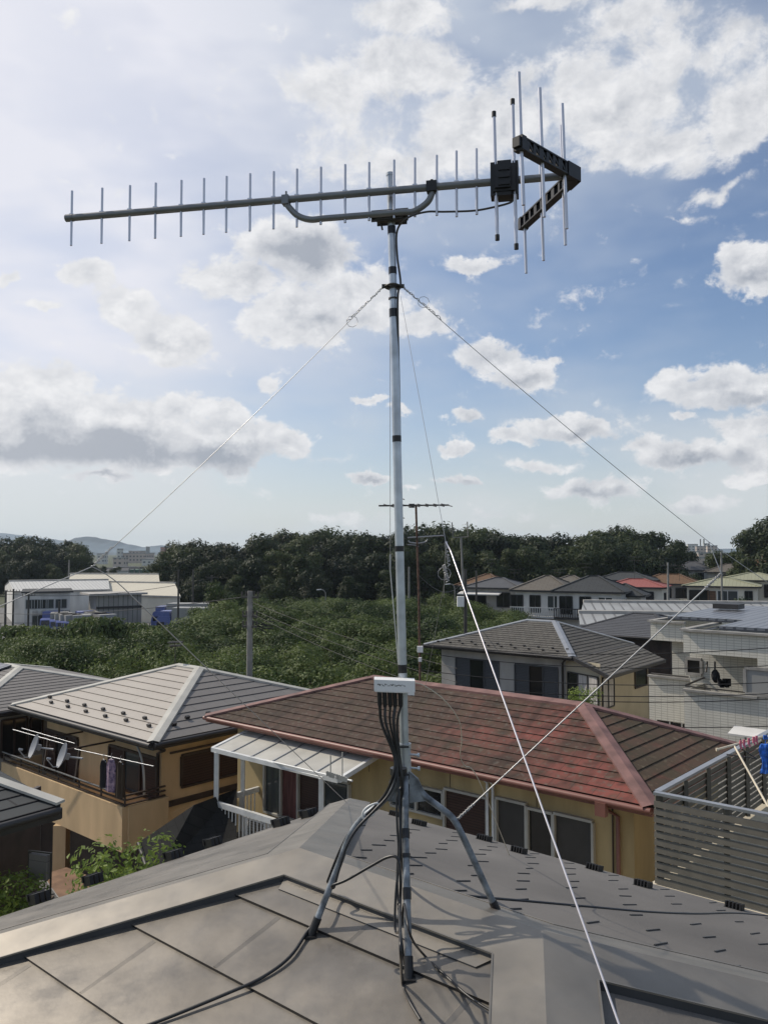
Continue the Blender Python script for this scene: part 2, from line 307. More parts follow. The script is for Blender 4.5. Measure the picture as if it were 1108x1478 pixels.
def resize(k, *roots):
    """larger or smaller, with its distance in proportion"""
    for r_ in roots:
        r_.location *= k; st = [r_]; seen = set()
        while st:
            o = st.pop(); st += list(o.children)
            if o.type == 'MESH' and o.data.name not in seen: seen.add(o.data.name); o.data.transform(Matrix.Diagonal((k, k, k, 1)))
class House:
    """hip-roofed house; K = eave corner nearest the viewer, w and v the two eave directions leaving it"""
    def __init__(s, name, label, cat, K, w, W, v, Vd, ze, rise, r0, r1, oh, wallm, roofms, course=.28, lip=.018, group=None, capm=None, gutm=None, capw=.14, zg=GZ, dist=False, gable=False, wallbase=None):
        s.K = V((K[0], K[1], 0)); s.w = V((w[0], w[1], 0)).normalized(); s.v = V((v[0], v[1], 0)).normalized(); s.W = W; s.V = Vd; s.oh = oh; s.ze = ze; s.zg = zg; s.dist = dist
        w_, v_ = s.w, s.v
        s.root = empty(name, s.K+w_*W/2+v_*Vd/2+UP*zg, label, cat, group)
        K0, K1, K2, K3 = [s.K+a+UP*ze for a in (V((0, 0, 0)), w_*W, w_*W+v_*Vd, v_*Vd)]
        R0 = s.K+w_*r0+v_*(Vd/2)+UP*(ze+rise); R1 = s.K+w_*(W-r1)+v_*(Vd/2)+UP*(ze+rise); s.R0, s.R1 = R0, R1
        mf, ms = roofms
        mb = MB(); fn = (lambda *a, **k: plainface(mb, *a[:3], k.get('mi', 0))) if dist else (lambda *a, **k: stepped(mb, *a, **k))
        if dist:
            plainface(mb, [K0, K1, R1, R0], K0, K1, 0); plainface(mb, [K3, K0, R0], K3, K0, 1); plainface(mb, [K2, K3, R0, R1], K2, K3, 0); plainface(mb, [K1, K2, R1], K1, K2, 1)
        else:
            stepped(mb, [K0, K1, R1, R0], K0, K1, course, lip, 0, 0, .03); stepped(mb, [K3, K0, R0], K3, K0, course, lip, 1, 1, .03)
            stepped(mb, [K2, K3, R0, R1], K2, K3, course, lip, 0, 0, .03); stepped(mb, [K1, K2, R1], K1, K2, course, lip, 1, 1, .03)
        s.roof = mb.build('roof', [mf, ms], s.root)
        # soffit and fascia board
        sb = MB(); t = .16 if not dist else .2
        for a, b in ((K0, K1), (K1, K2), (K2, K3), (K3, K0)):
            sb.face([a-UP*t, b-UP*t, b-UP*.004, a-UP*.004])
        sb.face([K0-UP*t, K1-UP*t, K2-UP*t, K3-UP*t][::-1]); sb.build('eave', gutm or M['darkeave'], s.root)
        gb = MB()
        for a, b, o_ in ((K0, K1, -v_), (K3, K0, -w_)) if not dist else ():
            gb.tube([a+o_*.06-UP*.05, b+o_*.06-UP*.05], .055, 8)
        if not dist: gb.build('gutter', gutm or M['darkeave'], s.root)
        cb = MB(); cm = capm or ms
        for a, b in ((K0, R0), (K1, R1), (K2, R1), (K3, R0)) + (((R0, R1),) if (R0-R1).length > .05 else ()):
            if dist: cb.bar(a+UP*.03, b+UP*.03, capw*1.6, .08)
            else:
                d = (b-a).normalized(); sd = d.cross(UP).normalized(); L_ = b-a
                if abs(d.z) < .01: g1 = (sd-UP*(2*rise/Vd)).normalized(); g2 = (-sd-UP*(2*rise/Vd)).normalized()
                else: g1 = (sd-UP*.22).normalized(); g2 = (-sd-UP*.22).normalized()
                h = UP*(lip+.035)
                for g in (g1, g2):
                    q = [a+h, b+h, b+h+g*capw, a+h+g*capw]
                    if (q[1]-q[0]).cross(q[2]-q[0]).z < 0: q.reverse()
                    cb.face(q); e = [a+h+g*capw, b+h+g*capw, b+h+g*capw-UP*.05, a+h+g*capw-UP*.05]; cb.face(e)
        cb.build('ridge_cap', cm, s.root)
        wb = MB(); A = s.K+(w_+v_)*oh; B = A+w_*(W-2*oh); Cc = B+v_*(Vd-2*oh); D = A+v_*(Vd-2*oh); s.A = A
        for a, b in ((B, A), (A, D), (D, Cc), (Cc, B)): wallquad(wb, a, b, zg, ze-t+.01)
        s.wall = wb.build('wall', wallm, s.root)
    def fr(s, side):
        """origin, run direction and outward normal of the front ('f') or side ('s') wall"""
        return (s.A, s.w, -s.v) if side == 'f' else (s.A, s.v, -s.w)
    def sz(s, side, px, py):
        o, d, n = s.fr(side); p = Pplane(px, py, o, n); return (p-o).dot(d), p.z
    def win(s, side, p0, p1, frame, pane, kind='window', n=2, depth=.06, fw=.05, panename='pane', panes=None, label=None):
        """window between two opposite pixel corners on a wall; n sashes"""
        o, d, nn = s.fr(side); s0, z0 = s.sz(side, *p0); s1, z1 = s.sz(side, *p1)
        if s0 > s1: s0, s1 = s1, s0
        if z0 > z1: z0, z1 = z1, z0
        return window(s.root, o, d, nn, s0, s1, z0, z1, frame, pane, kind, n, depth, fw, panename, panes, label)
def window(root, o, d, nn, s0, s1, z0, z1, frame, pane, kind='window', n=2, depth=.06, fw=.05, panename='pane', panes=None, label=None):
    o = V((o.x, o.y, 0)); q = lambda a, z, e: o+d*a+UP*z+nn*e
    f = MB()
    f.bar(q(s0, z0, depth/2), q(s1, z0, depth/2), depth, fw); f.bar(q(s0, z1, depth/2), q(s1, z1, depth/2), depth, fw)
    for k in range(n+1):
        a = s0+(s1-s0)*k/n; f.bar(q(a, z0+fw/2, depth/2-(.002 if 0 < k < n else 0)), q(a, z1-fw/2, depth/2-(.002 if 0 < k < n else 0)), fw, depth-.004, up=nn)
    fo = f.build(kind, frame, root)
    if label: fo['label'] = label
    for k in range(n):
        a, b = s0+(s1-s0)*k/n+fw/2, s0+(s1-s0)*(k+1)/n-fw/2
        g = MB(); g.face([q(a, z0+fw/2, .02), q(b, z0+fw/2, .02), q(b, z1-fw/2, .02), q(a, z1-fw/2, .02)], 0, [(0, 0), (b-a, 0), (b-a, z1-z0), (0, z1-z0)])
        m = panes[k] if panes else pane
        g.build('shutter' if m in (M['shutter'], M['greyshutter']) else panename, m, fo)
    return fo

# ------------------------------------------------------------------ ground
def sheet(name, x0, x1, y0, y1, z, m):
    mb = MB(); mb.face([(x0, y0, z), (x1, y0, z), (x1, y1, z), (x0, y1, z)]); return tag(mb.build(name, m), kind='structure')
sheet('ground', -3600, 3600, -400, 4200, GZ, M['soil'])
sheet('paved_lane', -16, 40, 8, 34, GZ+.004, M['paving'])
sheet('factory_yard', -75, -22, 96, 150, GZ+.006, M['asphalt'])
sheet('residential_street', 12, 75, 62, 128, GZ+.005, M['asphalt'])

# ------------------------------------------------------------------ our own roof
A = Pz(432, 1235, -1.33); C = Pz(783, 1358, -1.33)
u = (C-A).normalized(); nF = V((-u.y, u.x, 0))           # nF points away from the viewer
E1 = P(505, 1158, 7.0); zE = E1.z
runF = (E1-A).dot(nF); sE1 = (E1-A).dot(u)
E3 = E1-nF*5.05
E2 = A+u*((C-A).length+4.2)+nF*runF; E2.z = zE
runN = (E3-A).dot(-nF)
E4 = C-nF*runN+u*1.55; E4.z = zE
E3 = V((E3.x, E3.y, zE))
house = empty('house', (0.2, 3.4, GZ), 'grey brown metal hip roofed house in the foreground carrying the antenna mount', 'house')
def facen(a, b, c):
    n = (b-a).cross(c-a).normalized(); return n if n.z > 0 else -n
nNear = facen(A, C, E3); nFar = facen(A, C, E1); nLeft = facen(A, E1, E3); nRight = facen(C, E2, E4)
mb = MB()
# near face: broad metal courses, sheets butt jointed
ed = u; sd = V((0, 0, 0)); course = .30
stepped(mb, [E3, E4, C, A], E3, E3+u, (runN**2+(A.z-zE)**2)**.5/8.0, .012, 0, 1, .06)
mb.build('near_roof_face', [M['roofmetal'], M['black']], house)  # black on the course risers paints the shade on their backlit edges
# low welts where sheets of one course meet
sl = (A-nF*runN); sl.z = zE; sdn = (A-sl).normalized(); clen = (A-sl).length/8.0
mb = MB()
for k in range(2, 8):
    off = (.37*k) % .9
    for j in range(-4, 4):
        a0 = -.2+j*.9+off
        b = sl+u*a0+sdn*(k*clen+.004)+nNear*.013; t = sl+u*a0+sdn*((k+1)*clen-.01)+nNear*.003
        side = u
        tk = (k+1)/8
        if a0 < (E3-A).dot(u)*(1-tk)+.12 or a0 > (C-A).length+1.55*(1-tk)-.12: continue
        mb = MB()
        for (x0, h0, x1, h1) in ((-.006, 0, 0, .0035), (0, .0035, .02, 0)):
            mb.face([b+side*x0+nNear*h0, b+side*x1+nNear*h1, t+side*x1+nNear*h1, t+side*x0+nNear*h0])
        mb.build('sheet_joint', M['roofmetal'], house)
mb = MB(); stepped(mb, [A, C, E2, E1], E1, E2, 3.2, .004, 0, 0, .05); mb.build('far_roof_face', M['farroof'], house)
mb = MB(); stepped(mb, [A, E3, E1], E1, E3, 3.2, .004, 0, 0, .05); mb.build('left_roof_face', M['roofmetal'], house)
mb = MB(); stepped(mb, [C, E2, E4], E2, E4, 3.2, .004, 0, 0, .05); mb.build('right_roof_face', M['farroof'], house)
# ridge and hip caps: flaps on each face, mitred where they meet
def inset(chain, n, wd):
    out = []; dirs = [(chain[i+1]-chain[i]).normalized() for i in range(len(chain)-1)]
    cen = sum(chain, V((0, 0, 0)))/len(chain); gs = []
    low = V((0, 0, 0))
    for i, d in enumerate(dirs):
        g = n.cross(d).normalized()
        if g.z > 0: g = -g
        gs.append(g)
    for i, p in enumerate(chain):
        if i == 0: out.append(p+gs[0]*wd)
        elif i == len(chain)-1: out.append(p+gs[-1]*wd)
        else:
            g1, g2 = gs[i-1], gs[i]; out.append(p+(g1+g2)*(wd/(1+g1.dot(g2))))
    return out
def capset(name, faces, h, m, wd):
    mb = MB()
    for chain, n, segs in faces:
        ins = inset(chain, n, wd)
        for i in segs:
            a, b, c, d = chain[i]+UP*h, chain[i+1]+UP*h, ins[i+1]+UP*h, ins[i]+UP*h
            q = [a, b, c, d]
            if (q[1]-q[0]).cross(q[2]-q[0]).z < 0: q.reverse()
            mb.face(q); 
            r = [d, c, c-UP*(h+.0), d-UP*(h+.0)]; mb.face(r, 1)
            lip_ = (b-a).normalized().cross(n).normalized()
            if lip_.z > 0: lip_ = -lip_
            mb.bar(d, c, .006, .006, 0)
    return mb.build(name, [m, M['capdark']], house)
M['capdark'] = mat('shadowed vent edge', (.05, .052, .056), .5, .2, var=.1, scale=6)  # shade on the cap and flashing risers put into the colour
capset('ridge_cap', [([E3, A, C, E4], nNear, [1]), ([E1, A, C, E2], nFar, [1])], .034, M['capmetal'], .17)
capset('hip_cap', [([E3, A, C, E4], nNear, [0]), ([E3, A, E1], nLeft, [0])], .034, M['capmetal'], .17)
capset('hip_cap', [([E1, A, C, E2], nFar, [0]), ([E3, A, E1], nLeft, [1])], .034, M['capmetal'], .17)
capset('hip_cap', [([E3, A, C, E4], nNear, [2]), ([E2, C, E4], nRight, [1])], .034, M['capmetal'], .17)
capset('hip_cap', [([E1, A, C, E2], nFar, [2]), ([E2, C, E4], nRight, [0])], .034, M['capmetal'], .17)
mb = MB(); ch = inset([E3, A, C, E4], nNear, .17); c2 = inset([E3, A, C, E4], nNear, .225)   # lower flashing under the ridge cap
a, b = ch[1], ch[2]; c, d = c2[2], c2[1]
mb.face([a+UP*.016, d+UP*.016, c+UP*.016, b+UP*.016]); mb.face([d+UP*.016, d-UP*.002, c-UP*.002, c+UP*.016], 1)
mb.build('flashing', [M['capmetal'], M['capdark']], house)
# snow guards along the two far eaves
def onplane(px, py, n, o=None): return Pplane(px, py, o or A, n)
for px, py in ((58, 1302), (136, 1275), (252, 1240), (309, 1221), (407, 1192), (447, 1179)):
    p = onplane(px, py+1, nLeft); q = MB()
    d = (E1-E3).normalized(); g = nLeft.cross(d).normalized()
    if g.z > 0: g = -g
    for k in (-1, 0, 1): q.box(p+d*k*.035+nLeft*.03+g*.0, d*.013, g*.045, nLeft*.03)
    q.box(p+nLeft*.045+g*.04, d*.055, g*.008, nLeft*.02); q.build('snow_guard', M['black'], house)
for px, py in ((571, 1178), (604, 1191), (698, 1213), (748, 1231), (857, 1256), (927, 1280), (1059, 1312)):
    p = onplane(px, py+1, nFar); q = MB(); d = u; g = nFar.cross(d).normalized()
    if g.z > 0: g = -g
    for k in (-2, -1, 0, 1, 2): q.box(p+d*k*.020+nFar*.020, d*.004, g*.036, nFar*.020)
    q.box(p+nFar*.004, d*.05, g*.04, nFar*.003); q.build('snow_guard', M['black'], house)
# slots pressed into the far face
n_slot = 0; rnd = random.Random(3); gF = nFar.cross(u).normalized()
if gF.z > 0: gF = -gF
sx = gF.copy(); sy = nFar.cross(sx)
for k in range(9):
    for j in range(-3, 14):
        s_ = .30*j+.15*(k % 2)+rnd.uniform(-.02, .02); r_ = .36+k*.27
        p = A+u*s_+gF*r_
        if s_ < sE1*(r_/runF)*1.0+.25 or p.y > E1.y+2: continue
        if s_ > (C-A).length+r_*1.1: continue
        c = p+nFar*.006; hw = rnd.uniform(.045, .07)
        if n_slot >= 98: continue
        n_slot += 1; mb = MB(); mb.box(c+sy*rnd.uniform(-.02, .02), sx*hw+sy*rnd.uniform(-.006, .006), sy*.0028, nFar*.003); mb.build('roof_slot', M['capdark'], house)
wb = MB(); ins = [p+((A+C)/2-p)*V((.12, .12, 0)).x for p in (E3, E1, E2, E4)]
ins = [V((q.x, q.y, 0)) for q in ins]
for i in range(4): wallquad(wb, ins[i], ins[(i+1) % 4], GZ, zE-.05)
wb.build('wall', M['beige'], house)
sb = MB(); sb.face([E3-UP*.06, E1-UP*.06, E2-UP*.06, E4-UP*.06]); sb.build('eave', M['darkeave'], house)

# ------------------------------------------------------------------ roof mount, mast, antenna
DM = 3.2
hub = P(584, 1100, DM); mtop = P(563, 251, DM+.03); mdir = (mtop-hub).normalized()
def mastp(py):
    """point of the mast axis seen at photo row py"""
    lo, hi = -1.0, 3.5
    def row(t):
        p = hub+mdir*t; y = p.y*math.cos(TH)+p.z*math.sin(TH); z = -p.y*math.sin(TH)+p.z*math.cos(TH); return 739-F*z/y
    for _ in range(40):
        m_ = (lo+hi)/2
        if row(m_) > py: lo = m_
        else: hi = m_
    return hub+mdir*lo
mount = empty('roof_mount', onplane(584, 1290, nNear), 'galvanised four legged roof mount straddling the ridge under the mast', 'antenna mount')
footL = onplane(448, 1352, nNear); footF = onplane(590, 1414, nNear); footR = onplane(722, 1326, nFar)
footB = onplane(586, 1236, nFar)
def leg(pts, foot=True, m='galvdull'):
    q = MB(); pp = smoothpts(pts, 5); q.tube(pp, .0125, 12); o = q.build('leg', M[m], mount)
    if foot:
        d = (pp[-1]-pp[-2]).normalized(); q = MB(); q.tube([pp[-1]-d*.07, pp[-1]+d*.008], .0155, 12); q.box(pp[-1]+V((0, 0, .004)), V((.022, 0, 0)), V((0, .022, 0)), V((0, 0, .004))); q.build('rubber_foot', M['black'], o)
    return o
def along(pts, a, b):
    return [P(x, y, a+(b-a)*k/(len(pts)-1)) for k, (x, y) in enumerate(pts)]
leg(along([(576, 1116), (566, 1140), (546, 1162), (524, 1180), (505, 1206), (490, 1245)], DM-.03, footL.y+.05)+[(P(490, 1245, footL.y+.05)+footL)/2, footL])
leg(along([(584, 1116), (585, 1150), (585, 1200)], DM-.03, DM-.12)+[(P(585, 1200, DM-.12)*.5+footF*.5), footF])
leg(along([(596, 1126), (612, 1148), (634, 1165), (653, 1181), (667, 1206)], DM, footR.y)+[footR+(P(667, 1206, footR.y)-footR)*.5, footR])
leg([hub+V((0, .02, -.06)), hub.lerp(footB, .3)+V((0, 0, .05)), hub.lerp(footB, .5)+V((0, 0, .05)), footB])
q = MB(); q.tube([hub-mdir*.07, hub+mdir*.07], .0235, 20); q.tube([hub+mdir*.055, hub+mdir*.07], .0255, 20)
q.tube([hub-mdir*.075, hub-mdir*.06], .0265, 20)
for a in (.03, -.02): q.tube([hub+mdir*a+V((.02, -.005, 0)), hub+mdir*a+V((.052, -.015, 0))], .004, 8); q.tube([hub+mdir*a+V((.048, -.014, 0)), hub+mdir*a+V((.056, -.016, 0))], .008, 6)
q.build('collar', M['galv'], mount)
q = MB()
for sgn in (-1, 1):                                     # pressed webs that carry the legs
    a = hub-mdir*.03; e = hub-mdir*.14
    q.face([a+V((.016*sgn, -.022, 0)), a+V((.05*sgn, -.02, -.03)), e+V((.085*sgn, -.015, 0)), e+V((.014*sgn, -.024, -.005))])
    q.face([a+V((.016*sgn, .0, 0)), a+V((.05*sgn, .002, -.03)), e+V((.085*sgn, .005, 0)), e+V((.014*sgn, .0, -.005))])
    q.face([a+V((.016*sgn, -.022, 0)), a+V((.05*sgn, -.02, -.03)), a+V((.05*sgn, .002, -.03)), a+V((.016*sgn, .0, 0))])
    q.face([a+V((.05*sgn, -.02, -.03)), e+V((.085*sgn, -.015, 0)), e+V((.085*sgn, .005, 0)), a+V((.05*sgn, .002, -.03))])
q.build('bracket', M['galvdull'], mount)
q = MB()
fl = lambda t: P(585, 1200, DM-.12).lerp(footF, t)
for t0, t1 in ((-.02, .05), (.16, .19), (.40, .48)): q.tube([fl(t0), fl(t1)], .015, 12)
q.build('tape_wrap', M['tape'], mount)
q = MB(); pts = along([(538, 1176), (525, 1182), (524, 1172), (533, 1163), (546, 1160), (538, 1176)], DM-.06, DM-.06)
q.tube(smoothpts(pts, 4), .004, 8); q.build('eyelet', M['whitemetal'], mount)

mast = empty('antenna_mast', hub-mdir*.12, 'tall galvanised mast banded with black tape, rising from the roof mount', 'mast')
q = MB(); q.tube([hub-mdir*.12, mastp(455)], .0168, 24); q.build('lower_tube', M['galv'], mast)
q = MB(); q.tube([mastp(460), mastp(251)], .0150, 24); q.tube([mastp(254), mastp(250)], .0165, 20); q.build('upper_tube', M['galv'], mast)
for y0, y1 in ((959, 971), (788, 796), (629, 638), (446, 458), (386, 396), (327, 338)):
    q = MB(); r_ = .0178 if y0 > 440 else .0162; q.tube([mastp(y1), mastp(y0)], r_, 20); q.build('tape_band', M['tape'], mast)
q = MB(); g = mastp(414); ring = [g+V((math.cos(a)*.034, math.sin(a)*.034, .002*math.sin(3*a))) for a in [k*math.pi/8 for k in range(17)]]
q.tube(ring, .004, 8); q.tube([g-mdir*.008, g+mdir*.008], .021, 16)
for sgn in (-1, 1): q.box(g+V((.032*sgn, -.008, 0)), V((.012, 0, 0)), V((0, .008, 0)), V((0, 0, .006)))
q.tube([mastp(431)-mdir*.003, mastp(431)+mdir*.003], .019, 16); q.build('guy_ring', M['dark metal'], mast)

# antenna: boom level, its front end further away
zb = P(563, 272, DM-.04).z
def onz(px, py, z): return Pz(px, py, z)
bl = Pz(97, 315, zb); br_ = P(800, 251, 3.06); br_.z = zb
bd = (br_-bl).normalized(); bq = V((-bd.y, bd.x, 0))
ant = empty('antenna', P(563, 300, DM-.02), 'long silver yagi antenna with upright rods and a black reflector at its right end', 'antenna')
q = MB(); q.tube([bl, br_+bd*.03], .0142, 16); q.tube([bl-bd*.004, bl+bd*.03], .0155, 16); q.build('boom', M['boom'], ant)
def bx(px):                                             # boom point at photo column px
    r = ray(px, 270); t = (bl.x*bd.y-bl.y*bd.x)/(r.x*bd.y-r.y*bd.x); p = r*t; return V((p.x, p.y, zb))
for i, (px, y0, y1) in enumerate([(104.5, 276, 355), (148, 272, 352), (188, 268, 348), (225, 264, 344), (262, 260, 341), (294.5, 257, 338), (327, 254, 335), (361, 250, 333), (395, 247, 330), (428.5, 243, 327), (463, 240, 323), (498, 236, 320), (532.5, 233, 317), (568.5, 229, 313), (598.5, 226, 311), (630, 222, 309), (658.5, 216, 311), (687.5, 212, 307)]):
    b = bx(px); D = b.y; z1 = P(px, y0, D).z; z0 = P(px, y1, D).z; h = (z1-z0)/2; c = zb+((z1+z0)/2-zb)*.5
    q = MB(); q.tube([V((b.x, b.y, c-h)), V((b.x, b.y, c+h))], .0052, 8); q.box(V((b.x, b.y, zb))+UP*.014, bd*.009, bq*.006, UP*.003)
    q.build('director', M['alu'], ant)
for px, y0, y1 in ((715.5, 163, 345), (742.5, 145, 358)):
    b = bx(px)-bq*.022; D = b.y; z1 = P(px, y0, D).z; z0 = P(px, y1, D).z
    q = MB(); q.tube([V((b.x-.005, b.y, z1)), V((b.x+.005, b.y, z0))], .0066, 10); o = q.build('driven_element', M['alu'], ant)
    for zz, sg in ((z1, 1), (z0, -1)):
        x = b.x-.005*sg; q = MB(); q.tube([V((x, b.y, zz-sg*.016)), V((x, b.y, zz+sg*.005))], .0085, 10); q.build('end_cap', M['black'], o)
fb = (bx(712)+bx(744))/2; L_ = (bx(744)-bx(712)).length/2
q = MB()
q.box(fb-bq*.0, bd*L_, bq*.036, UP*.052); q.box(fb-bq*.04-bd*.005, bd*L_*.7, bq*.006, UP*.042); q.box(fb+bd*.0, bd*L_*.62, bq*.032, UP*.067)
for sg in (-1, 1): q.box(fb+bd*L_*.98*sg, bd*.011, bq*.028, UP*.064)
for k in (-.4, 0, .4): q.box(fb-bq*.048+UP*k*.07, bd*L_*.5, bq*.003, UP*.006)
q.build('feed_box', M['black'], ant)
# reflector: two perforated channel arms opening towards and away from the viewer, with upright rods
apex = br_+bd*.075
for sgn, tip, nm in ((-1, P(747, 188, 2.80), 'near'), (1, P(753, 305, 3.52), 'far')):
    tip.z = zb+(.0); a = V((apex.x, apex.y, zb)); d = (tip-a).normalized(); Lr = (tip-a).length; sd_ = d.cross(UP).normalized(); w_ = .016; hh = .021
    q = MB(); q.box((a+tip)/2+UP*hh, d*Lr/2, sd_*w_, UP*.003); q.box((a+tip)/2-UP*hh, d*Lr/2, sd_*w_, UP*.003)
    n = 9
    for k in range(n+1):
        c = a.lerp(tip, k/n)
        q.box(c, d*(.0075 if k % 3 else .013), sd_*w_*.9, UP*(hh-.004))
        if k < n: q.bar(a.lerp(tip, (k+.1)/n)-UP*(hh-.004)+sd_*sgn*.012, a.lerp(tip, (k+.9)/n)+UP*(hh-.004)+sd_*sgn*.012, .003, .008)
    q.box(tip-d*.012, d*.013, sd_*.019, UP*.025); q.box(a+d*.03, d*.04, sd_*.0185, UP*.027)
    o = q.build('reflector_arm', M['black'], ant)
    rods = ((.95, 86, 287, 747), (.6, 115, 307, 777), (.2, 141, 325, 806)) if sgn < 0 else ((.95, 229, 388, 753), (.6, 206, 371, 778), (.2, 178, 351, 804))
    for t, y0, y1, px in rods:
        c = a.lerp(tip, t)-d.cross(UP)*.0; zz = P(px, (y0+y1)/2, c.y).z; hl = .235
        q = MB(); q.tube([V((c.x-.006, c.y, zb+(zz-zb)*.4+hl)), V((c.x+.006, c.y, zb+(zz-zb)*.4-hl))], .0062, 10); q.build('reflector_rod', M['alu'], ant)
q = MB(); q.bar(br_+bd*.03, apex+bd*.008, .036, .056); q.build('reflector_joint', M['black'], ant)
# bent support tube under the boom and its clamps
zt = P(563, 303, DM-.05).z; s0, s1 = bx(413), bx(623)
tp = [s0-UP*.012, s0+bd*.015-UP*.035, s0+bd*.05-UP*.07, s0+bd*.10+UP*(zt-zb), s0+bd*.16+UP*(zt-zb), bx(520)+UP*(zt-zb), s1-bd*.12+UP*(zt-zb), s1-bd*.07+UP*(zt-zb), s1-bd*.02-UP*.06, s1-bd*.002-UP*.03, s1-UP*.010]
q = MB(); q.tube(smoothpts(tp, 6), .0125, 14); q.build('support_tube', M['boom'], ant)
q = MB(); q.box(s1, bd*.02, bq*.019, UP*.02); q.box(s1+UP*.024, bd*.005, bq*.005, UP*.006); q.build('boom_clamp', M['black'], ant)
q = MB(); q.box(s0-UP*.004, bd*.014, bq*.018, UP*.018); q.tube([s0+UP*.01, s0+UP*.034], .004, 6); q.build('boom_clamp', M['boom'], ant)
mc = V((mastp(303).x, mastp(303).y, zt))
q = MB(); q.box(mc-bq*.03, bd*.073, bq*.004, UP*.022); q.box(mc-bq*.018-UP*.014, bd*.055, bq*.022, UP*.004); q.box(mc+bq*.02, bd*.06, bq*.004, UP*.02)
for a in (-.055, -.02, .03, .06): q.tube([mc+bd*a-bq*.05, mc+bd*a+bq*.03], .004, 6); q.tube([mc+bd*a-bq*.046-UP*.0, mc+bd*a-bq*.038], .0075, 6)
q.tube([mc+bd*-.04-UP*.02, mc+bd*-.035-UP*.045], .004, 6)
q.build('mast_clamp', M['dark metal'], ant)
q = MB(); q.tube(smoothpts([fb+bd*.03-UP*.065, fb+bd*.02-UP*.085, fb-bd*.06-UP*.10, bx(680)-UP*.105, bx(640)-UP*.10, bx(615)-UP*.095, bx(590)-UP*.12-bq*.02, mastp(335)+V((.022, -.02, 0)), mastp(370)+V((.019, -.012, 0)), mastp(412)+V((.03, -.012, 0)), mastp(440)+V((.016, -.02, 0)), mastp(600)+V((.014, .014, 0)), mastp(950)+V((.004, .021, 0))], 6), .0042, 8)
q.build('coaxial_cable', M['dark metal'], ant)

# mixer box with its five boots and the cables that leave it
bc = P(569, 988, DM-.05)
mbx = empty('signal_mixer_box', bc, 'white plastic signal mixer box clamped low on the mast', 'mixer box')
q = MB(); tl = V((1, -.02, -.035)).normalized(); q.box(bc, tl*.076, V((0, .035, 0)), UP*.021); q.box(bc+tl*.062-UP*.02, tl*.012, V((0, .034, 0)), UP*.012); q.box(bc-V((0, 0, .022)), tl*.073, V((0, .032, 0)), UP*.003)
q.build('case', M['boxwhite'], mbx)
q = MB(); rnd = random.Random(5)
for k in range(22):
    x = -.062+k*.0047+rnd.uniform(-.001, .001)
    if x < .04: q.box(bc+tl*x-V((0, .0355, 0))+UP*(.002+rnd.uniform(-.003, .003)), tl*.0015, V((0, .0004, 0)), UP*rnd.uniform(.001, .003))
q.build('print', M['dark metal'], mbx)
cab = []
for k, px in enumerate((547, 554.5, 562, 569, 577)):
    a = P(px, 993, DM-.06); b = P(px+1, 1016, DM-.06)
    q = MB(); q.tube([a, b-UP*.002, b-UP*.012], [.0088, .0085, .006], 12); q.build('cable_boot', M['black'], mbx)
    mid = P((551, 557, 563, 568, 573)[k], 1045, DM-.06-.01*(k % 2)); lo = P((569, 571, 573, 575, 577)[k], 1092, DM-.07)
    cab.append((b-UP*.01, mid, lo))
grpc = 'black cables fanning out of the mixer box'
def cable(pts, label, r=.0042, m='rubber', group=None, name='coaxial_cable', cat='cable', n=6):
    q = MB(); q.tube(smoothpts(pts, n), r, 8); return tag(q.build(name, M[m], loc=pts[0]), label, cat, group)
onN = lambda x, y, h=.020: onplane(x, y, nNear)+nNear*h
onF = lambda x, y, h=.006: onplane(x, y, nFar)+nFar*h
cable(list(cab[0])+along([(567, 1120), (556, 1146), (535, 1170), (512, 1190), (492, 1225), (473, 1272), (479, 1262), (477, 1280)], DM-.08, footL.y+.16)+[P(462, 1320, footL.y+.02), onN(446, 1350, .02), onN(420, 1388), onN(380, 1418), onN(330, 1441), onN(240, 1478), onN(180, 1500)], 'black cable strapped to the left leg then trailing off the roof to the lower left', .0058)
cable(list(cab[1])+along([(570, 1125), (560, 1148), (540, 1170), (515, 1196), (500, 1222), (489, 1255), (482, 1280), (480, 1278), (500, 1270), (535, 1250), (560, 1237), (574, 1240), (578, 1270), (577, 1310)], DM-.085, DM-.3)+[P(578, 1370, DM-.62), onN(582, 1424, .020), onN(592, 1452), onN(608, 1480)], 'black cable looping from left leg to front leg and down the near roof', .0052)
cable(list(cab[2])+along([(574, 1130), (577, 1180), (577, 1230), (571, 1290), (570, 1340), (575, 1345), (580, 1330), (583, 1305)], DM-.09, DM-.36)+[P(592, 1350, DM-.5), onN(612, 1385, .022), onN(640, 1412, .021), onN(680, 1448), onN(735, 1482)], 'black cable looped beside the front leg, then crossing to the lower right')
cable(list(cab[3])+[P(580, 1130, DM-.08), P(578, 1180, DM-.06), P(579, 1240, DM-.02), P(590, 1280, DM+.1), onF(612, 1287), onF(680, 1296), onF(760, 1303), onF(850, 1311), onF(930, 1318), onF(1000, 1321), onF(1060, 1320), onF(1120, 1325), onF(1200, 1330)], 'black cable lying across the far roof face from mount to right edge', .006)
cable(list(cab[4])+along([(581, 1128), (573, 1150), (573, 1190), (575, 1225), (573, 1262)], DM-.07, DM-.17)+[P(574, 1300, DM-.2), P(577, 1335, DM-.3), onN(585, 1400, .02)], 'short black cable taped along the front leg of the mount')
q = MB()
c_ = P(574, 1100, DM-.055)
for y in (1078, 1118): q.tube([P(566, y, DM-.06), P(590, y, DM-.06)], .004, 6); 
q.tube([P(575, 1113, DM-.04)+UP*.012, P(575, 1113, DM-.04)-UP*.012], .032, 16); tag(q.build('tape_bundle', M['tape'], mount))

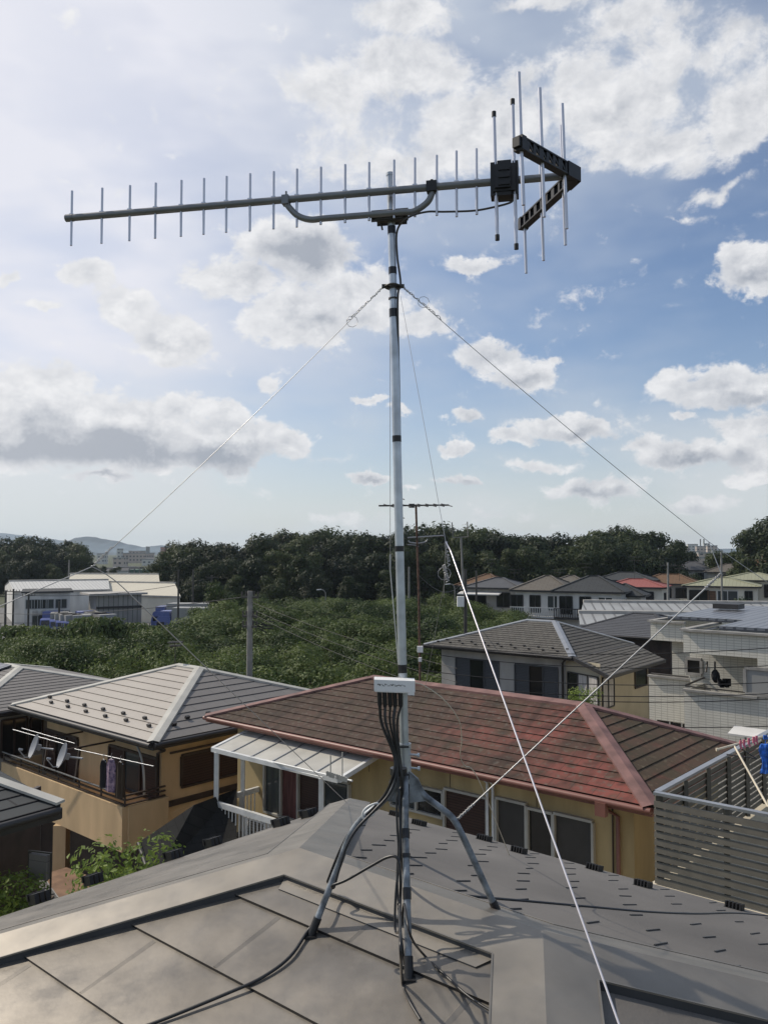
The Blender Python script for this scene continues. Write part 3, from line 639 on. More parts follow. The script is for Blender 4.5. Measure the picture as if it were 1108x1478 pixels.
# guy wires
grpg = 'guy wires bracing the mast'
def catw(a, b, sag, r, n=14):
    return [a.lerp(b, k/n)-UP*(sag*4*(k/n)*(1-k/n)) for k in range(n+1)]
def twist(q, a, b, r, turns=7, off=.003):
    d = (b-a).normalized(); s_ = d.cross(V((0, 1, 0))).normalized(); t_ = d.cross(s_)
    pts = [a.lerp(b, k/(turns*6))+(s_*math.cos(k)+t_*math.sin(k))*off for k in range(turns*6+1)]; q.tube(pts, r, 6)
ringp = mastp(414)
def guy(label, segs, rl=.0011, m='wire', tw=None, loop=None):
    root = empty('guy_wire', segs[0][0], label, 'guy wire', grpg)
    for a, b, r, sag, mm in segs:
        q = MB(); q.tube(catw(a, b, sag, r), r, 6); q.build('strand', M[mm], root)
    if tw:
        q = MB()
        for a, b, o in tw: twist(q, a, b, .0012, 8, o); twist(q, b, a, .0012, 6, o)
        if loop: q.tube([loop+V((math.cos(k*.7)*.022, 0, math.sin(k*.7)*.022)) for k in range(10)], .001, 6)
        q.build('twisted_end', M['wire'], root)
    return root
S1 = P(133, 818, 3.15); gl = ringp+V((-.036, -.005, 0))
guy('thin guy wire running from the mast ring down to the left edge', [(gl, S1, .0013, .015, 'wire'), (S1, P(-500, 1090, 2.6), .002, .0, 'wire'), (S1, P(185, 855, 3.3), .0018, -.01, 'wire'), (P(185, 855, 3.3), onplane(500, 1168, nFar)+V((0, 0, .05)), .0022, .0, 'wire')],
    tw=[(gl, gl.lerp(S1, .13), .004), (gl.lerp(S1, .93), S1, .004)], loop=P(508, 464, 3.17))
S2 = P(1022, 782, 3.25); gr = ringp+V((.036, -.005, 0)); S2b = P(1040, 828, 3.22)
legbend = P(660, 1182, (DM+footR.y)/2)
guy('thin guy wire slanting down right from the mast ring and back to the right leg', [(gr, S2, .0013, .015, 'wire'), (S2, P(1200, 905, 3.1), .0014, 0, 'wire'), (S2, S2b, .0016, 0, 'wire'), (S2b, legbend, .0028, .0, 'wire')],
    tw=[(gr, gr.lerp(S2, .13), .004), (S2b, S2b.lerp(legbend, .06), .006), (legbend, legbend.lerp(S2b, .06), .005)], loop=P(611, 436, 3.18))
S3 = P(643, 782, 2.75)
guy('bright white guy wire descending steeply towards the lower right of the near roof', [(P(578, 428, DM-.03), S3, .0010, .0, 'wire'), (S3, P(650, 795, 2.68), 0.0022, 0, 'whitewire'), (P(650, 795, 2.68), P(945, 1625, 1.45), .0024, 0, 'whitewire'), (S3, P(640, 862, 2.9), .0011, 0, 'wire'), (P(642, 835, 2.85), P(612, 1000, 3.4), .0007, 0, 'wire')],
    tw=[(S3, P(648, 818, 2.72), .005), (P(640, 815, 2.76), P(646, 840, 2.76), .006)], loop=P(641, 828, 2.8))
guy('thin guy wire dropping almost straight down behind the mast', [(ringp+V((-.012, .03, 0)), P(563, 800, 3.6), .0011, 0, 'wire'), (P(563, 800, 3.6), P(563, 822, 3.6), .0035, 0, 'wire'), (P(563, 822, 3.6), P(575, 965, 3.7), .0022, -.004, 'whitemetal'), (P(575, 965, 3.7), onplane(590, 1225, nFar), .0015, 0, 'wire')])
q = MB(); q.tube(smoothpts([P(597, 985, 3.3), P(612, 990, 3.35), P(640, 1010, 3.5), P(662, 1040, 3.7), P(666, 1070, 3.8), P(664, 1090, 3.9), P(670, 1105, 4), P(690, 1125, 4.3), onplane(735, 1235, nFar)]), .0024, 6)
tag(q.build('loose_cord', M['ivory'], loc=P(597, 985, 3.3)), 'loose pale cord curling down from the mixer box over the brown roof', 'cord')

# ------------------------------------------------------------------ neighbouring houses
# tan stucco house with balcony, left
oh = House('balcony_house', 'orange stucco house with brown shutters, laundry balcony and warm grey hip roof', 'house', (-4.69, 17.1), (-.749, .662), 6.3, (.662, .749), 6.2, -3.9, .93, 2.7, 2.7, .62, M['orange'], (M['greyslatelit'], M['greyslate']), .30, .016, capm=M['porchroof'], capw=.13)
K = oh.K; w, v = oh.w, oh.v
oh.win('f', (68, 1052), (113, 1125), M['brownframe'], M['darkglass'], n=3, panes=[M['shutter'], M['darkglass'], M['shutter']])
oh.win('f', (160, 1075), (228, 1155), M['brownframe'], M['darkglass'], n=3, panes=[M['shutter'], M['glass'], M['shutter']])
oh.win('s', (261, 1136), (345, 1072), M['brownframe'], M['shutter'], n=1, label='wide brown shuttered window on the sunny side wall')
q = MB(); o, d, n = oh.fr('s'); o0 = V((o.x, o.y, 0))
q.bar(o0+UP*-5.42+n*.04, o0+d*5.5+UP*-5.42+n*.04, .05, .12); q.bar(o0+UP*-4.35+n*.03+d*.2, o0+d*5.5+UP*-4.35+n*.03, .04, .04); q.build('wall_band', M['brownframe'], oh.root)
# balcony
b0 = oh.A-v*.95-w*.15; b1 = oh.A+w*5.35-v*.95; zt_, zb_ = -5.2, -6.1
q = MB()
def vwall(a, b, z0, z1, t, mb_, mi=0):
    a = V((a.x, a.y, 0)); b = V((b.x, b.y, 0)); d = (b-a).normalized(); n_ = d.cross(UP); L_ = (b-a).length
    mb_.box((a+b)/2+UP*(z0+z1)/2, d*L_/2, n_*t/2, UP*(z1-z0)/2, mi)
vwall(b0, b1, zb_, zt_, .12, q); vwall(b0+v*.06, b0+v*1.0, zb_, zt_, .12, q); vwall(b1+v*.06, b1+v*.95, zb_, zt_, .12, q)
q.box((b0+b1)/2+v*.47+UP*(zb_+.06), (b1-b0)/2, v*.45, UP*.05); bal = q.build('balcony', M['orange'], oh.root)
q = MB()
h = lambda p, z: V((p.x, p.y, z))
for z in (zt_+.03, zt_+.13, zt_+.22):
    q.bar(h(b0, z), h(b1, z), .05 if z < zt_+.1 else .035, .03); q.bar(h(b0, z), h(b0+v*.95, z), .05, .03)
for k in range(7): p = b0+(b1-b0)*k/6; q.bar(h(p, zt_), h(p, zt_+.22), .03, .03)
q.build('handrail', M['brownframe'], bal)
q = MB(); q.bar(h(b0-v*.04, zt_+.245), h(b1-v*.04, zt_+.245), .03, .014); q.build('rail_trim', M['silver'], bal)
q = MB(); gp = h(oh.A, 0)-v*.1-w*.02
q.tube([V((K.x, K.y, -4.0))+w*.15+v*.1, V((K.x, K.y, -4.15))+w*.2+v*.4, h(gp, -4.3), h(gp, -6.7)], .04, 8); q.build('drainpipe', M['darkeave'], oh.root)
q = MB(); q.tube(smoothpts([h(oh.A-v*.15+w*.9, -4.1), h(oh.A-v*.35+w*.3, -4.25), h(oh.A-v*.42+w*.02, -4.6), h(oh.A-v*.42-w*.02, -5.1)]), .025, 8); q.build('hose', M['porchroof'], oh.root)
# laundry poles with brackets hang on the balcony
lp = empty('laundry_rack', b0+w*2+UP*-4.3, 'dark bracket laundry rack with silver poles over the orange balcony', 'laundry rack')
q = MB()
for t in (.35, .62): 
    p = oh.A+w*(5.3*t); q.bar(h(p, -4.33), h(p-v*1.2, -4.33), .035, .035); q.bar(h(p-v*.85, -4.33), h(p-v*.95, -5.05), .05, .05)
q.build('bracket', M['brownframe'], lp)
def stick(p0, D0, p1, D1, r, m, name, root):
    q = MB(); q.tube([P(*p0, D0), P(*p1, D1)], r, 8); return q.build(name, M[m], root)
stick((19, 1053), 19.4, (97, 1075), 18.3, .011, 'silver', 'pole', lp); stick((32, 1051), 19.7, (108, 1073), 18.6, .010, 'silver', 'pole', lp)
stick((108, 1081), 17.9, (222, 1106), 16.6, .010, 'silver', 'pole', lp)
for px, py, D in ((148, 1095, 17.5),):
    g = empty('clothes', P(162, 1095, 17.2), 'black jacket, patterned blouse and brown coat on hangers over the balcony rail', 'clothes')
    for (x0, x1, y0, y1, D_, m, seed) in ((144, 156, 1097, 1136, 17.35, 'coatblack', 1), (152, 170, 1096, 1142, 17.2, 'blouse', 2), (166, 182, 1100, 1150, 17.05, 'coatbrown', 3)):
        q = MB(); rnd = random.Random(seed); N_ = 12; rows = []
        tp_, bt_ = P((x0+x1)/2, y0, D_), P((x0+x1)/2, y1, D_); hw = (P(x1, y0, D_)-P(x0, y0, D_)).length/2; dd = (-w+v*.2).normalized()
        for j in range(9):
            t = j/8; wd = hw*(.45+.75*min(1, t*4)) if t < .25 else hw*(1.0+.15*t); c = tp_.lerp(bt_, t); row = []
            for k in range(N_): a = 2*math.pi*k/N_; row.append(c+dd*math.cos(a)*wd*(1+.08*math.sin(3*a+j*.6))+dd.cross(UP)*math.sin(a)*(.04+.03*t+.02*math.sin(5*a)))
            rows.append(row)
        for j in range(8):
            for k in range(N_): q.face([rows[j][k], rows[j][(k+1) % N_], rows[j+1][(k+1) % N_], rows[j+1][k]], 0, None, True)
        q.face(rows[0])
        M.setdefault('coatblack', mat('black jacket', (.015, .015, .017), .9)); M.setdefault('coatbrown', mat('brown coat', (.045, .03, .018), .9))
        M.setdefault('blouse', mat('patterned blouse', (.42, .30, .36), .9, 0, col2=(.07, .05, .12), scale=14, detail=2))
        o = q.build('garment', M[m], g); q = MB(); q.tube([tp_+UP*.0, tp_+UP*.10, tp_+UP*.13+dd*.02], .006, 6); q.tube([tp_-dd*hw*.7-UP*.04, tp_+UP*.02, tp_+dd*hw*.7-UP*.04], .008, 6); q.build('hanger', M['silver'], o)
clothes_root = g
dish_roots = []
def dish(px, py, D, label):
    c = P(px, py, D); g = empty('satellite_dish', c, label, 'satellite dish', 'satellite dishes on the orange balcony')
    dish_roots.append(g); ax = V((-.80, -.50, .33)).normalized(); a1 = ax.cross(UP).normalized(); a2 = a1.cross(ax)
    q = MB(); rings = []
    for i in range(7):
        r_ = .255*i/6; rings.append([c+ax*(r_*r_*1.1)+(a1*math.cos(t)*.92+a2*math.sin(t))*r_ for t in [2*math.pi*k/24 for k in range(24)]])
    for off in (0, -.012):
        for i in range(6):
            for k in range(24): q.face([p+ax*off for p in (rings[i][k], rings[i][(k+1) % 24], rings[i+1][(k+1) % 24], rings[i+1][k])][::1 if off == 0 else -1], 0, None, True)
    for k in range(24): a, b = rings[6][k], rings[6][(k+1) % 24]; q.face([a, b, b-ax*.012, a-ax*.012])
    q.build('reflector', M['dishgrey'], g)
    f_ = c+ax*.3-a2*.12; q = MB(); q.tube([c-a2*.23+ax*.05, c-a2*.26+ax*.15, f_-a2*.03], .011, 8); q.tube([f_+ax*.03, f_-ax*.05], .025, 10); q.build('feed_arm', M['silver'], g)
    q = MB(); q.tube([c-ax*.01, c-ax*.12, c-ax*.15-w*.25+v*.1], .02, 8); q.box(c-ax*.05, a1*.04, a2*.06, ax*.04); q.build('bracket', M['silver'], g)
M['dishgrey'] = mat('grey dish', (.27, .28, .30), .5, 0, var=.04)
dish(53, 1078, 18.0, 'left hand grey satellite dish above the orange balcony rail'); dish(94, 1091, 17.3, 'right hand grey satellite dish above the orange balcony rail')
for px, py in ((73, 1008), (98, 1014), (123, 1020), (150, 1026), (179, 1032), (210, 1039), (75, 1016), (99, 1022), (125, 1029), (153, 1036), (183, 1042), (216, 1050)):
    a, b, c = oh.K+UP*-3.9, oh.K+w*6.3+UP*-3.9, oh.R0; n = facen(a, b, c); p = Pplane(px, py, a, n)+n*.02; q = MB(); q.box(p+n*.03, w*.05, n.cross(w)*.03, n*.03).build('snow_stop', M['darkeave'], oh.root)
for px, py in ((270, 1038), (251, 1048), (300, 1032)):
    a, b, c = oh.K+UP*-3.9, oh.K+v*6.2+UP*-3.9, oh.R0; n = facen(a, b, c); p = Pplane(px, py, a, n)+n*.02; q = MB(); q.box(p+n*.03, v*.05, n.cross(v)*.03, n*.03).build('snow_stop', M['darkeave'], oh.root)

# ground floor: recess posts and garage
q = MB(); vwall(oh.A-v*.3-w*.05, oh.A-v*.3+w*5.3, zb_-.12, zb_+.01, .1, q)
for t in (2.45, 5.0): p = oh.A-v*.93+w*t; q.bar(h(p, GZ), h(p, zb_), .28, .28)
q.build('porch_post', M['orange'], oh.root)
q = MB(); a = oh.A+v*.03-v*.06; vwall(a+w*.05, a+w*5.2, GZ, zb_, .04, q); q.build('shaded_front', M['brownframe'], oh.root)  # dark sheet standing in for the shade under the balcony
# single storey black-tiled roof by its side wall
pts = [Pz(202, 1213, -6.3), Pz(210, 1262, -6.9), Pz(345, 1262, -6.9), Pz(345, 1139, -5.75), Pz(278, 1163, -5.75)]
g = empty('annex', V((-3.3, 16.0, GZ)), 'low annex with black shingle roof between the orange and mossy roofed houses', 'annex')
e0 = P(203, 1214, 18.3); f0 = P(222, 1262, 17.35); f0.z = -6.75; r1_ = P(280, 1162, 19.0); r2_ = P(342, 1138, 20.3); r2_.z = r1_.z; f1 = P(342, 1240, 18.2); f1.z = -6.75
q = MB(); plainface(q, [e0, f0, r1_], e0, f0); plainface(q, [f0, f1, r2_, r1_], f0, f1); plainface(q, [r1_, r2_, r2_+V((-.6, 1.2, -.5)), r1_+V((-.8, 1.0, -.5))], r1_+V((-.8, 1.0, -.5)), r2_+V((-.6, 1.2, -.5))); q.build('roof', M['blacktile'], g)
q = MB(); q.tube([e0-V((.03, .03, .03)), f0-V((.03, .03, .03))], .05, 8); q.tube([f0-V((0, .04, .03)), f1-V((0, .04, .03))], .05, 8); q.build('gutter', M['darkeave'], g)
q = MB()
for a, b in ((e0, f0), (f0, f1)): a = a+V((.35, .5, 0)); b = b+V((.35, .5, 0)); wallquad(q, a, b, GZ, -6.7)
q.build('wall', M['ochre'], g)

resize(1.25, oh.root, lp, clothes_root, *dish_roots)
# far left neighbour
fl_ = House('solar_house', 'dark walled house at the left edge with a grey hip roof and a solar panel', 'house', (-10.97, 21.67), (-.749, .662), 7.0, (.662, .749), 6.0, -4.3, .70, 3.0, 3.0, .5, M['wallgrey'], (M['greyslate'], M['greyslate']), .22, .014, capm=M['porchroof'])
fl_.win('s', (2, 1040), (38, 1086), M['brownframe'], M['darkglass'], n=2)
fl_.win('s', (44, 1036), (60, 1080), M['brownframe'], M['darkglass'], n=1)
a, b, c = fl_.K+UP*-4.3, fl_.K+fl_.w*7+UP*-4.3, fl_.R0; n = facen(a, b, c); q = MB(); cc = fl_.R0+fl_.w*.9; cc = cc-n*((cc-a).dot(n))+n*.06; dn = n.cross(fl_.w).normalized()
if dn.z > 0: dn = -dn
q.box(cc+dn*.9, fl_.w*.55, dn*.8, n*.02, 0); q.build('solar_panel', M['solar'], fl_.root)

resize(1.18, fl_.root)
# low garage roof at the lower left
g = empty('garage', V((-6.5, 12.9, GZ)), 'building corner with dark tiled hip roof and pale hip cap at the left edge', 'garage')
k0 = V((-5.05, 13.2, -3.98)); k1 = P(-140, 1212, 11.3); k1.z = -3.98; k2 = P(-60, 1052, 17); k2.z = -3.98; rg = P(-90, 1100, 13.9)
q = MB(); stepped(q, [k0, k1, rg], k1, k0, .3, .015, 0, 0, .03); stepped(q, [k0, k2, rg], k0, k2, .3, .015, 0, 0, .03); q.build('roof', M['darkroof'], g)
q = MB(); dd = (rg-k0).normalized(); sd_ = dd.cross(UP).normalized(); q.box((k0+rg)/2+UP*.05, dd*(rg-k0).length/2, sd_*.10, UP*.02); q.build('ridge_cap', M['porchroof'], g)
q = MB(); q.tube([k0-V((0, .05, .06)), k1-V((0, .05, .06))], .06, 8); q.bar(k0-UP*.12, k1-UP*.12, .06, .16); q.bar(k0-UP*.12, k2-UP*.12, .06, .16); q.build('gutter', M['darkeave'], g)
q = MB()
for p in (k0+V((-1.1, .1, 0)), k1+V((.4, .6, 0))): q.bar(h(p, GZ), h(p, -4.1), .14, .14)
q.build('post', M['ochre'], g)
q = MB(); vwall(k0+V((-1.4, 2.6, 0)), k1+V((-.4, 2.6, 0)), GZ, -4.4, .08, q); q.build('rear_wall', M['brownframe'], g)
q = MB()
sr = empty('shed', V((-4.6, 10.4, GZ)), 'low shingled shed roof at the bottom left corner below the garage', 'shed')
z5 = -6.3; a, b, c, d = Pz(-60, 1330, z5), Pz(86, 1300, z5-.15), Pz(40, 1235, z5), Pz(-60, 1262, z5)
stepped(q, [a, b, c, d], a, b, .3, .015, 0, 0, .06); q.build('roof', M['shingle'], sr)
q = MB(); q.bar(a-UP*.08, b-UP*.08, .08, .12); q.bar(b-UP*.08, c-UP*.08, .08, .12); q.bar(c+UP*.03, d+UP*.03, .2, .04); q.build('edge', M['concrete'], sr)
q = MB()
for p in (a, b, c, d): pp = p.lerp((a+c)/2, .15); q.bar(h(pp, GZ), h(pp, z5-.1), .12, .12)
q.build('post', M['wood'], sr)
ac0 = empty('cloth_rack', P(57, 1255, 14.2), 'grey cloth draped over a small rack in the shaded yard', 'rack')
q = MB(); c = P(58, 1250, 14.2); q.box(c, V((.17, -.06, 0)), V((.02, .05, 0)), UP*.2); q.build('cloth', M['greyslate'], ac0)
q = MB(); 
for sx_ in (-.21, .21): q.bar(c+V((sx_, -.3*sx_, -1.2)), c+V((sx_, -.3*sx_, .24)), .025, .025)
q.bar(c+V((-.21, .06, .23)), c+V((.21, -.06, .23)), .025, .025); q.build('frame', M['dark metal'], ac0)
q = MB(); q.box(P(100, 1282, 21.5)-UP*.6, V((1.1, -.8, 0)), V((.5, .6, 0)), UP*.6); tag(q.build('terrace', M['reddirt'], loc=P(95, 1262, 15.5)), kind='structure')

# brown and red mossy roofed house, centre
bh = House('mossy_roof_house', 'ochre house under a faded red and brown mossy slate roof in the centre', 'house', (4.59, 14.47), (-.76, .65), 12.3, (.65, .76), 5.6, -4.4, 1.05, 2.73, 3.5, .6, M['ochre'], (M['mossred'], M['mossbrown']), .26, .018, capm=M['fasciared'], gutm=M['gutterred'], capw=.17, zg=-11.2)
bw = bh.win
bw('f', (566, 1125), (641, 1180), M['porchroof'], M['darkglass'], n=2, depth=.09, panes=[M['darkglass'], M['glass']])
bw('f', (643, 1137), (705, 1225), M['porchroof'], M['shutter'], n=1, depth=.09, label='brown roller shutter in a white frame')
bw('f', (718, 1150), (762, 1255), M['porchroof'], M['mesh'], n=1, depth=.10); bw('f', (763, 1165), (800, 1262), M['porchroof'], M['darkglass'], n=1, depth=.09); bw('f', (801, 1172), (858, 1275), M['porchroof'], M['mesh'], n=1, depth=.10)
bw('f', (384, 1098), (432, 1185), M['porchroof'], M['glass'], n=2, depth=.09, panes=[M['redcurtain'], M['glass']])
bw('f', (433, 1112), (506, 1190), M['porchroof'], M['shutter'], n=2, depth=.10, panes=[M['glass'], M['shutter']])
q = MB(); o, d, n = bh.fr('f'); o0 = V((o.x, o.y, 0))
for px in (706, 714):
    s_, z = bh.sz('f', px, 1150); p = o0+d*s_+n*.08; q.tube([p+UP*-4.65+d*.2, p+UP*-4.75, p+UP*-8], .03, 8)
q.build('pipe', M['whitemetal'], bh.root)
q = MB(); s_, z = bh.sz('f', 893, 1150); p = o0+d*s_+n*.07; q.tube([h(bh.K+w*.9, -4.55), p+UP*-4.75+d*.3, p+UP*-4.85, p+UP*-9.5], .04, 8); q.box(h(bh.K+bh.w*.9-bh.v*.08, -4.58), bh.w*.1, bh.v*.06, UP*.12); q.build('drainpipe', M['gutterred'], bh.root)
q = MB(); q.tube([p+d*.12-n*.04+UP*-4.6, p+d*.12-n*.04+UP*-9.5], .015, 6)
q.build('conduit', M['brownframe'], bh.root)
for sg in (2.0, 4.1, 6.4): q = MB(); q.bar(o0+d*sg+n*.004+UP*-4.7, o0+d*sg+n*.004+UP*-5.1, .012, .01); q.build('wall_joint', M['brownframe'], bh.root)
# porch roof with railing and air conditioner
pr = bh
o, d, n = bh.fr('f'); fr0 = V((o.x, o.y, 0))
s_a, _ = bh.sz('f', 505, 1110); s_b, _ = bh.sz('f', 353, 1080)
pa, pb = fr0+d*5.95, fr0+d*10.25; out = n*1.5
c0 = h(pa, -4.55); c1 = h(pb, -4.55); c2_ = h(pb+out, -4.88); c3 = h(pa+out, -4.88)
q = MB(); q.face([c3, c2_, c1, c0]); q.face([c3-UP*.04, c0-UP*.04, c1-UP*.04, c2_-UP*.04])
pn = q.build('porch_roof', M['porchroof'], bh.root)
q = MB(); q.bar(c3-UP*.03, c2_-UP*.03, .09, .10); q.bar(c0-UP*.03, c3-UP*.03, .09, .10); q.bar(c1-UP*.03, c2_-UP*.03, .09, .10); q.build('frame', M['whitemetal'], pn)
q = MB()
for k in range(1, 6): a = c0.lerp(c1, k/6); b = c3.lerp(c2_, k/6); q.bar(a+UP*.012, b+UP*.012, .03, .02)
q.build('roof_bar', M['silver'], pn)
for p in (c2_+(c3-c2_)*.04, c3.lerp(c2_, .12), ): 
    q = MB(); q.bar(h(p, -9.6), h(p, -4.95), .11, .11); q.build('post', M['whitemetal'], bh.root)
q = MB(); p = c1.lerp(c2_, .35); q.bar(h(p, -8.2), h(p, -4.85), .10, .10); q.build('post', M['whitemetal'], bh.root)
zr = -6.2; bal = MB(); bal.box(h((c3+c2_)/2-n*.8, -7.2), d*((pb-pa).length/2), n*.82, UP*.07); bo = bal.build('balcony', M['concrete'], bh.root)
q = MB(); A_, B_ = h(c3, zr), h(c2_, zr); W0 = h(c1, zr)
q.bar(A_, B_, .08, .13); q.bar(B_, W0, .08, .13); q.bar(A_-UP*1.0, B_-UP*1.0, .05, .06)
N_ = int((B_-A_).length/.13)
for k in range(1, N_): p = A_.lerp(B_, k/N_); q.bar(p-UP*.95, p-UP*.05, .028, .028)
for k in range(1, 12): p = B_.lerp(W0, k/12); q.bar(p-UP*.95, p-UP*.05, .028, .028)
q.build('railing', M['whitemetal'], bo)
acp = h(c2_-d*1.1-n*.55, -6.8); acu = empty('air_conditioner', acp-UP*.35, 'white outdoor air conditioner behind the white balcony railing', 'air conditioner')
q = MB(); q.box(acp, d*.42, n*.16, UP*.32); q.box(acp+UP*.335, d*.44, n*.18, UP*.015); q.build('case', M['boxwhite'], acu)
q = MB()
for k in range(9): q.tube([acp+n*.165+V((0, 0, -.25+k*.06))-d*.38, acp+n*.165+V((0, 0, -.25+k*.06))+d*.2], .006, 4)
q.box(acp+n*.161-d*.08, d*.27, n*.001, UP*.27); q.build('grille', M['darkeave'], acu)
lr = empty('laundry_rack', h(c3, -5.1), 'white hanging rack with pegs and a pole under the white porch roof', 'laundry rack')
q = MB(); q.tube([P(357, 1091, 20.3), P(508, 1127, 17.0)], .02, 8); q.tube([P(360, 1097, 20.4), P(466, 1122, 17.8)], .014, 8); q.build('pole', M['whitemetal'], lr)
q = MB(); rnd = random.Random(2)
for k in range(9): x = 472+k*3.4; y = 1113+k*1.1; q.bar(P(x, y, 16.6), P(x+rnd.uniform(-1, 1), y+7, 16.6), .03, .05)
q.tube([P(477, 1117, 16.6), P(477, 1090, 16.6)], .012, 6); q.tube([P(494, 1121, 16.4), P(494, 1086, 16.4)], .012, 6); q.build('peg', M['porchroof'], lr)

resize(.95, bh.root, acu, lr)
# grey house behind with gable roof extension
gh = House('grey_house', 'pale grey house with slate grey shutters and shingle roof behind the mossy roof', 'house', (7.8, 34.7), (-.784, .62), 7.57, (.62, .784), 6.5, -4.4, 1.13, 2.43, 3.7, .6, M['wallgrey'], (M['shingle'], M['shingle']), .22, .016, capm=M['silver'], capw=.16)
gw, gv = gh.w, gh.v
ex0 = V((8.86, 33.0, -4.92)); ex1 = V((12.7, 37.9, -4.92)); kk = gh.K+UP*-4.39; rr = gh.K+gv*6.5+UP*-4.39
q = MB(); stepped(q, [ex0, ex1, rr, kk], ex0, ex1, .22, .016, 0, 0, .03); q.build('lean_to_roof', M['shingle'], gh.root)
q = MB(); q.bar(ex0-UP*.06, ex1-UP*.06, .1, .14); q.bar(ex0-UP*.06, kk-UP*.06, .08, .14); q.bar(kk-UP*.08, rr-UP*.08, .05, .1); q.build('lean_to_edge', M['darkeave'], gh.root)
q = MB(); e0 = ex0+gw*.6+gv*.5; e1 = ex1+gw*.6-gv*.5; wallquad(q, e0, e1, GZ, -5.0); wallquad(q, V((gh.A.x, gh.A.y, 0)), e0, GZ, -4.55); wallquad(q, e1, e1+gw*1.4, GZ, -5.0); q.build('lean_to_wall', M['beige'], gh.root)
for (x0, y0, x1, y1) in ((658, 949, 720, 1010), (743, 958, 805, 1018)):
    gh.win('f', (x0, y0), (x1, y1), M['greyshutter'], M['darkglass'], n=3, panes=[M['greyshutter'], M['darkglass'], M['greyshutter']])
bayo = V((e0.x, e0.y, 0)); bd_ = V((e1.x-e0.x, e1.y-e0.y, 0)).normalized(); bn = -V((gw.x, gw.y, 0))
def on(o, d, n, px, py): p = Pplane(px, py, o, n); return (p-o).dot(d), p.z
s0_, z0_ = on(bayo, bd_, bn, 880, 1005); s1_, z1_ = on(bayo, bd_, bn, 897, 970); window(gh.root, bayo, bd_, bn, .15, 1.3, -6.4, -5.15, M['darkeave'], M['curtain'], n=2)
window(gh.root, bayo, bd_, bn, 3.6, 5.0, -6.0, -5.1, M['brownframe'], M['darkglass'], n=1)
vn = V((-gv.x, -gv.y, 0)); oo = V((gh.A.x, gh.A.y, 0)); dn_ = (bayo-oo); dl = dn_.length; dn_ = dn_.normalized(); nn_ = dn_.cross(UP)
if nn_.y > 0: nn_ = -nn_
window(gh.root, oo, dn_, nn_, .15, dl-.1, -6.45, -5.1, M['darkeave'], M['curtain'], n=3, panes=[M['darkglass'], M['curtain'], M['curtain']])
q = MB(); vwall(oo+nn_*.1, bayo+nn_*.1, -6.62, -6.48, .3, q); q.build('sill', M['white'], gh.root)
o, d, n = gh.fr('f'); oo = V((o.x, o.y, 0)); q = MB(); a = oo+n*1.0; b = a+d*6.4
q.bar(h(a, -6.15), h(b, -6.15), .05, .05); q.bar(h(a, -7.1), h(b, -7.1), .05, .05)
for k in range(50): p = a+d*(6.4*k/49); q.bar(h(p, -7.1), h(p, -6.15), .022, .022)
ro = q.build('balcony_railing', M['darkeave'], gh.root)
q = MB()
for t in (.05+.3, 1.9, 3.2, 4.6, 5.9): q.box(h(a+n*.03+d*t, -6.75), d*.22, n*.008, UP*.4)
q.build('panel', M['wallgrey'], ro)
q = MB(); q.box(h(oo+n*.5+d*3.2, -7.2), d*3.3, n*.5, UP*.06); q.build('balcony_floor', M['concrete'], gh.root)
q = MB(); q.tube([h(gh.K+gw*.3, -4.5), h(gh.A+n*.1+gw*.1, -4.75), h(gh.A+n*.1+gw*.1, -8)], .05, 8); q.build('drainpipe', M['darkeave'], gh.root)
q = MB(); a_, b_, c_ = gh.K+UP*-4.4, gh.K+gw*7.57+UP*-4.4, gh.R0; n_ = facen(a_, b_, c_); dn = n_.cross(gw).normalized(); dn = dn if dn.z < 0 else -dn
for k in range(20):
    p = a_+gw*(.5+k*.34)-dn*(.35 if k % 2 else .6)+n_*.05; q = MB(); q.box(p, gw*.05, dn*.03, n_*.03).build('snow_stop', M['darkeave'], gh.root)

sh_ = House('slate_house', 'house with a plain dark blue grey slate roof behind the grey house', 'house', (15.2, 43.5), (-.78, .62), 6.5, (.62, .78), 8, -4.6, .95, 2.6, 2.6, .5, M['brownframe'], (M['slateblue'], M['slateblue']), .28, .014)

# white tiled building
wv = V((.76, -.65, 0)).normalized(); wb_ = V((.65, .76, 0)).normalized()
tb = empty('tiled_building', V((12, 30, GZ)), 'modern flat parapet building clad in small white tiles at the right with ribbed solar roof', 'building')
f0 = V((10.0, 28.0, 0)); zt0 = -2.68
q = MB()
def wq(a, b, z0, z1): wallquad(q, a, b, z0, z1)
f1 = f0+wv*2.35; f2 = f0+wv*9
wq(f0, f1, -3.4, zt0); wq(f1, f2, GZ, zt0)                       # front block upper band and right wall
wq(f0, f1, GZ, -4.66)                                               # wall under the loggia
lb = wb_*1.9
wq(f0+lb-wv*.5, f1+lb, -5.6, -3.2); q.face([h(f1, -4.66), h(f1+lb, -4.66), h(f1+lb, -3.4), h(f1, -3.4)], 0, [(0, 0), (1.9, 0), (1.9, 1.3), (0, 1.3)])
q.face([h(f0, -3.4), h(f1, -3.4), h(f1+lb, -3.4), h(f0+lb, -3.4)]); q.face([h(f0, -5.6), h(f1, -5.6), h(f1+lb, -5.6), h(f0+lb, -5.6)])
g0 = V((10.03, 31.5, 0)); g1 = g0+wv*1.32+wb_*.0; ga = g0+wv*.45+wb_*.9
wq(g0, g1, -3.35, zt0); q.face([h(g0, -3.35), h(g1, -3.35), h(g1+wb_*1.2, -3.35), h(g0+wb_*1.2, -3.35)])
wq(ga-wv*.0, ga+wv*3, GZ, -3.3); wq(ga+wb_*8, ga, GZ, -3.3); wq(g0+wb_*9, g0, -3.35, zt0)
